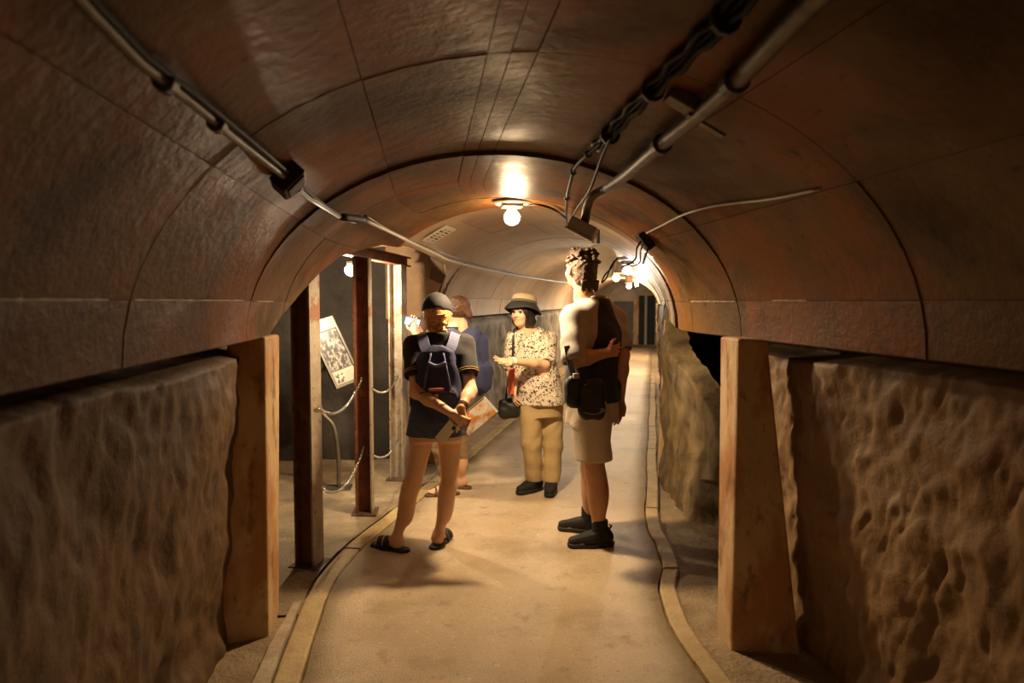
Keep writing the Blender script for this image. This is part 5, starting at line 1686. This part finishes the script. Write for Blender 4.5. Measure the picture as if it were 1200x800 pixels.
S.cap((wcx, wcy + 0.10, zsh + 0.10), (wcx, wcy + 0.125, zsh - 0.085), 0.050, 0.012, 0.0, 'd')     # open V neck
S.cut((0, 0, zsh + 0.055), (0, 0, 1))
S.cut((0, 0, zh(475, YW) + 0.0), (0, 0, -1))
sh = S.build('floral_shirt', M_FLOR, Wm.t)
for sx in (-1, 1):
    P = spline([(wcx + sx * 0.025, wcy - 0.065, zsh + 0.075), (wcx + sx * 0.068, wcy - 0.005, zsh + 0.075), (wcx + sx * 0.062, wcy + 0.062, zsh + 0.035), (wcx + sx * 0.025, wcy + 0.120, zsh - 0.06)], 5)
    MB().ribbon(P, [unit(p - np.array([wcx, wcy - 0.01, zsh - 0.1])) for p in P], 0.048, 0.006).build('collar', M_FLOR, sh)
for i in range(3):
    MB().lathe([(0.0, 0.003), (0.006, 0.003), (0.006, 0)], 10, Matrix.Translation((wcx * 0.6 + whx * 0.4, wcy + 0.140, zsh - 0.12 - 0.09 * i)) @ Matrix.Rotation(-PI / 2, 4, 'X')).build('button', M_WHTP, sh)
# trousers
S = Sdf((-0.30, -0.28, 0.02), (0.30, 0.30, 0.90), 0.0052)
S.col([(zhip - 0.08, whx, why, 0.160, 0.125), (zhip + 0.06, whx, why, 0.165, 0.125)], 0.02)
for a in ('l', 'r'):
    h_, k_, a_ = wj['h' + a], wj['k' + a], wj['a' + a]
    S.cap(h_, k_, 0.094, 0.078, 0.025)
    S.cap(k_, a_ + np.array([0, 0, 0.02]), 0.077, 0.066, 0.02)
S.fold(0.0045, 24, 22, 12)
S.cut((0, 0, 0.085), (0, 0, -1))
S.build('trousers', M_KHAKI, Wm.t)
shoe(Wm.t, 'walking_shoe', wj['ar'], Wm.Rm.T @ np.array([-0.80, -0.60, 0]), 0.25, M_SHOEB, M_SOLEB, M_BLK, 0.10, 1.0)
shoe(Wm.t, 'walking_shoe', wj['al'], Wm.Rm.T @ np.array([-0.25, -0.97, 0]), 0.25, M_SHOEB, M_SOLEB, M_BLK, 0.10, 1.0)
# bob hair
hc = wj['hd']; rr, ff, uu = wA
P_ = lambda x, y, z: hc + 0.98 * (rr * x + ff * y + uu * z)
S = Sdf(hc - 0.18, hc + 0.18, 0.004)
S.ell(P_(0, -0.016, 0.012), (0.092, 0.108, 0.108), wA, 0.01)
S.ell(P_(0, -0.035, -0.065), (0.100, 0.082, 0.070), wA, 0.03)
S.ell(P_(0, 0.110, -0.045), (0.060, 0.095, 0.098), wA, 0.012, 'd')
S.ell(P_(0, 0.105, -0.12), (0.075, 0.10, 0.06), wA, 0.012, 'd')
for i in range(9):
    S.cap(P_(-0.056 + 0.014 * i, 0.062 + 0.018 * math.cos((i - 4) * 0.4), 0.065), P_(-0.060 + 0.015 * i, 0.074 + 0.018 * math.cos((i - 4) * 0.4), 0.030 + 0.004 * (i % 2)), 0.010, 0.005, 0.004)
S.fold(0.0015, 140, 120, 20)
S.build('bob_hair', M_HAIRB, Wm.t)
# bucket hat
Mh = Matrix(((rr[0], ff[0], uu[0], hc[0]), (rr[1], ff[1], uu[1], hc[1]), (rr[2], ff[2], uu[2], hc[2]), (0, 0, 0, 1))) @ Matrix.Translation((0, -0.022, 0.056)) @ Matrix.Rotation(R(13), 4, 'X')
hat = MB().lathe([(0.100, 0.004), (0.100, 0.03), (0.097, 0.055), (0.090, 0.072), (0.070, 0.084), (0.03, 0.089), (0.0, 0.090)][::-1], 36, Mh).build('bucket_hat', mat('khaki_hat_cloth', (0.42, 0.34, 0.20), 0.85, bump=0.3, bscale=90), Wm.t, smooth=True)
vs, fs = [], []
nb = 40
for th in (0.0, 0.004):
    for (r_, z_) in ((0.099, 0.012), (0.116, -0.006), (0.132, -0.028), (0.146, -0.052)):
        for k in range(nb):
            q = 2 * PI * k / nb
            wob = 0.010 * math.sin(3 * q + 0.6) * (r_ - 0.099) / 0.05
            vs.append(Mh @ Vector((r_ * math.cos(q), r_ * 1.02 * math.sin(q), z_ + wob + th)))
for i in range(3):
    for k in range(nb):
        a, b = i * nb + k, i * nb + (k + 1) % nb
        fs.append((a, b, b + nb, a + nb)); o4 = 4 * nb
        fs.append((o4 + a, o4 + a + nb, o4 + b + nb, o4 + b))
for k in range(nb):
    a, b = 3 * nb + k, 3 * nb + (k + 1) % nb
    fs.append((a, b, 4 * nb + b, 4 * nb + a))
MB().add(vs, fs).build('hat_brim', mat('black_hat_cloth', (0.018, 0.017, 0.018), 0.8, bump=0.2, bscale=90), hat, smooth=True)
MB().lathe([(0.1005, 0.006), (0.1035, 0.008), (0.1030, 0.030), (0.1000, 0.032), (0.1005, 0.006)], 36, Mh).build('hat_band', mat('dark_band', (0.10, 0.08, 0.055), 0.7), hat, smooth=True)
# watch
wv = unit(wj['wl'] - wj['el']); u = unit(np.cross(wv, (0, 0, 1))); v = np.cross(wv, u)
c0 = wj['wl'] - wv * 0.012
P = [c0 + (u * math.cos(q) + v * math.sin(q)) * 0.0265 for q in np.linspace(0, 2 * PI, 17)]
MB().ribbon(P, [p - c0 for p in P], 0.030, 0.005).build('watch', mat('white_strap', (0.80, 0.78, 0.74), 0.5), Wm.t)
# shoulder bag
wb = at_y(596, 477, YW - 0.06)
t = tag(empty('shoulder_bag', wb), 'small black shoulder bag on a strap beside the khaki trousers', 'bag')
S = Sdf((-0.13, -0.10, -0.14), (0.13, 0.12, 0.12), 0.0045)
S.ell((0.005, 0.0, -0.01), (0.085, 0.045, 0.085), None, 0.02, p=2.6)
S.ell((0.01, -0.035, -0.02), (0.055, 0.022, 0.05), None, 0.02, p=2.6)
S.fold(0.004)
S.build('bag_body', mat('black_nylon', (0, 0, 0)), t)
P = spline([np.array([-0.02, 0, 0.06]), at_y(596, 446, YW - 0.10) - wb, at_y(601, 415, YW - 0.175) - wb, at_y(602, 390, YW - 0.10) - wb, at_y(606, 385, YW - 0.0) - wb, at_y(610, 400, YW + 0.12) - wb, np.array([0.05, 0.06, 0.05])], 6)
MB().ribbon(P, [unit(p - (at_y(620, 420, YW) - wb)) for p in P], 0.020, 0.004).build('bag_strap', M_BLK, t)
t2 = tag(empty('folder', at_y(599, 446, YW - 0.16)), 'narrow red orange folder held under the arm above the black bag', 'folder')
MB().box((-0.022, -0.012, -0.10), (0.022, 0.012, 0.10), Matrix.Rotation(R(4), 4, 'Y')).build('cover', mat('red_orange_card', (0.62, 0.12, 0.05), 0.5), t2, bevel=0.003)
MB().box((-0.024, -0.006, -0.098), (-0.018, 0.006, 0.098), Matrix.Rotation(R(4), 4, 'Y')).build('page_edge', M_WHTP, t2)

# ---------------------------------------------------------------- visitor photographing the side passage
Vn = Figure('person with brown hair, dark top and khaki trousers raising a phone', at_y(526, 580, 5.30)[:2], R(52), 1.56)
YV = Vn.pos[1]
vj = dict(sl=Vn.J(514, 394, YV - 0.10), sr=Vn.J(549, 394, YV + 0.10), hd=Vn.J(535, 364, YV + 0.0),
          el=Vn.J(499, 414, YV - 0.05), wl=Vn.J(486, 389, YV + 0.02), er=Vn.J(530, 420, YV + 0.18), wr=Vn.J(494, 391, YV + 0.12),
          hl=Vn.J(519, 478, YV - 0.06), hr=Vn.J(537, 478, YV + 0.06), kl=Vn.J(518, 525, YV - 0.06), kr=Vn.J(538, 522, YV + 0.10),
          al=Vn.J(525, 573, YV - 0.06), ar=Vn.J(540, 565, YV + 0.13))
zsh, zhip = vj['sl'][2], vj['hl'][2]
vcx, vcy = 0.5 * (vj['sl'] + vj['sr'])[0], 0.5 * (vj['sl'] + vj['sr'])[1]
vhx, vhy = 0.5 * (vj['hl'] + vj['hr'])[0], 0.5 * (vj['hl'] + vj['hr'])[1]
def v_torso(S, inf=0.0, k=0.03):
    rows = [(zhip - 0.06, vhx, vhy, 0.150, 0.115), (zhip + 0.05, vhx, vhy, 0.155, 0.115), (zhip + 0.2, (vhx + vcx) / 2, (vhy + vcy) / 2, 0.138, 0.10), (zsh - 0.16, vcx, vcy, 0.150, 0.105),
            (zsh - 0.04, vcx, vcy, 0.160, 0.09), (zsh + 0.03, vcx, vcy, 0.10, 0.06), (zsh + 0.06, vcx, vcy, 0.055, 0.05)]
    S.col([(z, a, b, c + inf, d + inf) for z, a, b, c, d in rows], k)
    traps(S, vj, zsh, vcx, vcy, 0.040 + inf)
S = Sdf((-0.40, -0.34, -0.01), (0.40, 0.46, 1.62), 0.0054)
v_torso(S)
for a in ('l', 'r'):
    add_leg(S, vj['h' + a], vj['k' + a], vj['a' + a], (0.080, 0.055, 0.052, 0.034))
    add_arm(S, vj['s' + a], vj['e' + a], vj['w' + a], (0.044, 0.039, 0.034, 0.024))
vf1, vf2 = Vn.Rm.T @ np.array([-0.96, -0.12, 0]), Vn.Rm.T @ np.array([-0.85, 0.40, 0])
add_foot(S, vj['al'], vf1, 0.225); add_foot(S, vj['ar'], vf2, 0.225)
vA = head_axes(R(0), 0.0)
add_head(S, vj['hd'], vA, 0.97)
ph_c = Vn.J(483, 378, YV + 0.05)
add_hand(S, vj['wl'], unit(ph_c - vj['wl'] + np.array([0, 0, 0.03])), (0.9, 0.3, 0), 1, 0.5, 0.9)
add_hand(S, vj['wr'], unit(ph_c - vj['wr'] + np.array([0.02, 0, 0.03])), (-0.9, 0.3, 0), -1, 0.5, 0.9)
S.build('body', SKIN1, Vn.t)
face_details(Vn.t, vj['hd'], vA, 0.97, M_EYE, M_HAIRBR, M_LIP)
S = Sdf((-0.36, -0.30, 0.50), (0.36, 0.32, 1.45), 0.0054)
v_torso(S, 0.018)
slv = {}
for a in ('l', 'r'):
    p, q = vj['s' + a], vj['e' + a]
    e = p + (q - p) * 0.75; slv[a] = (p, e)
    S.cap(p, e, 0.060, 0.062, 0.03)
S.fold(0.004)
for a in ('l', 'r'):
    p, e = slv[a]; ax = unit(e - p)
    S.cap(e - ax * 0.012, e + ax * 0.2, 0.050, 0.052, 0, 'd')
S.cut((0, 0, zsh + 0.07), (0, 0, 1)); S.cut((0, 0, zhip + 0.01), (0, 0, -1))
S.build('dark_top', mat('dark_brown_jersey', (0.022, 0.016, 0.014), 0.85, bump=0.15, bscale=120), Vn.t)
S = Sdf((-0.30, -0.28, 0.06), (0.30, 0.34, 0.90), 0.0054)
S.col([(zhip - 0.08, vhx, vhy, 0.160, 0.122), (zhip + 0.06, vhx, vhy, 0.162, 0.122)], 0.02)
for a in ('l', 'r'):
    h_, k_, a_ = vj['h' + a], vj['k' + a], vj['a' + a]
    S.cap(h_, k_, 0.092, 0.074, 0.025); S.cap(k_, a_ + np.array([0, 0, 0.06]), 0.073, 0.060, 0.02)
S.fold(0.005, 22, 20, 24)
S.cut((0, 0, 0.16), (0, 0, -1))
S.build('trousers', M_KHAKID, Vn.t)
for a, fd in (('l', vf1), ('r', vf2)):
    an = vj['a' + a]; d = unit(fd); sd = np.array([d[1], -d[0], 0]); b = np.array([an[0], an[1], 0])
    S = Sdf(np.array([b[0] - 0.22, b[1] - 0.22, -0.005]), np.array([b[0] + 0.22, b[1] + 0.22, 0.06]), 0.0045)
    S.cap(b - d * 0.055, b + d * 0.06, 0.040, 0.042, 0.02); S.cap(b + d * 0.06, b + d * 0.145, 0.044, 0.038, 0.02)
    S.cut((0, 0, 0.020), (0, 0, 1)); S.cut((0, 0, 0.0), (0, 0, -1))
    so = S.build('sandal', mat('brown_sandal', (0.10, 0.05, 0.025), 0.6), Vn.t)
    for f0, wd in ((0.045, 0.016), (0.095, 0.016)):
        pts = [b + d * f0 + sd * 0.046 * math.cos(q) + np.array([0, 0, 0.014 + 0.058 * math.sin(q) * (1.1 - f0 * 2.2)]) for q in np.linspace(0, PI, 13)]
        nr = [sd * math.cos(q) + np.array([0, 0, math.sin(q) + 0.05]) for q in np.linspace(0, PI, 13)]
        MB().ribbon(pts, nr, wd, 0.005).build('sandal_strap', MATS['brown_sandal'], so)
hc = vj['hd']
S = Sdf(hc - 0.18, hc + 0.18, 0.004)
S.ell(hc + np.array([0, -0.018, 0.022]), (0.086, 0.105, 0.096), None, 0.01)
S.ell(hc + np.array([0, 0.115, -0.035]), (0.085, 0.09, 0.10), None, 0.012, 'd')
S.ell(hc + np.array([0.0, -0.112, -0.025]), (0.036, 0.032, 0.036), None, 0.015)
S.cap(hc + np.array([0.015, -0.12, -0.05]), hc + np.array([0.02, -0.125, -0.09]), 0.014, 0.006, 0.01)
S.fold(0.0015, 130, 60, 50)
S.build('hair_with_bun', mat('dark_auburn_hair', (0.075, 0.030, 0.014), 0.42, (0.12, 0.055, 0.025), 40, 0.6, 70), Vn.t)
bl = np.array([vcx, vcy - 0.10, zh(463, YV - 0.1)])
t, body = backpack(Vn, bl, 0.31, 0.19, zh(384, YV - 0.1) - bl[2], 'navy backpack with a red zip pull worn by the person raising a phone', 0.72)
H2 = zh(384, YV - 0.1) - bl[2]
for sx in (-1, 1):
    P = [np.array(p) - bl for p in ((vcx + sx * 0.06, vcy - 0.15, zsh - 0.04), (vcx + sx * 0.095, vcy - 0.09, zsh + 0.03), (vcx + sx * 0.11, vcy - 0.01, zsh + 0.048), (vcx + sx * 0.115, vcy + 0.075, zsh + 0.0), (vcx + sx * 0.115, vcy + 0.12, zsh - 0.12), (vcx + sx * 0.14, vcy + 0.05, zsh - 0.28), (vcx + sx * 0.13, vcy - 0.09, zsh - 0.33))]
    P = spline(P, 5)
    ctr = np.array([sx * 0.05, 0.10, zsh - 0.13 - bl[2]])
    MB().ribbon(P, [unit(p - ctr) for p in P], 0.058, 0.010).build('shoulder_strap', M_NAVYL, t)
MB().tube(spline([(-0.11, -0.10, H2 * 0.60), (-0.07, -0.13, H2 * 0.86), (0.0, -0.14, H2 * 0.93), (0.07, -0.13, H2 * 0.86), (0.11, -0.10, H2 * 0.60)], 6), 0.005, 6).build('main_zip', M_BLK, t, smooth=True)
MB().box((0.075, -0.150, H2 * 0.70), (0.095, -0.128, H2 * 0.84), Matrix.Rotation(R(0), 4, 'Z')).build('zip_pull', mat('red_cord', (0.62, 0.06, 0.03), 0.6), t)
# the phone being held up
pw = at_y(483, 377, YV + 0.05)
nrm = unit(np.array([0, 0, 1.5]) - pw)
t, Mx = slab('phone', pw, (0.92, 0.30, -0.25), (0.25, 0.0, 0.97), 0.135, 0.07, 0.009, M_BLK, 'small phone with a glowing screen held up towards the side passage', 'phone')
side = 1 if (Mx.to_3x3() @ Vector((0, 0, 1))).dot(Vector(nrm)) > 0 else -1
MB().box((-0.060, -0.030, min(0.0045 * side, 0.0055 * side)), (0.060, 0.030, max(0.0045 * side, 0.0055 * side)), Mx).build('screen', emit('phone_screen', (0.25, 0.42, 0.85), 1.2), t)
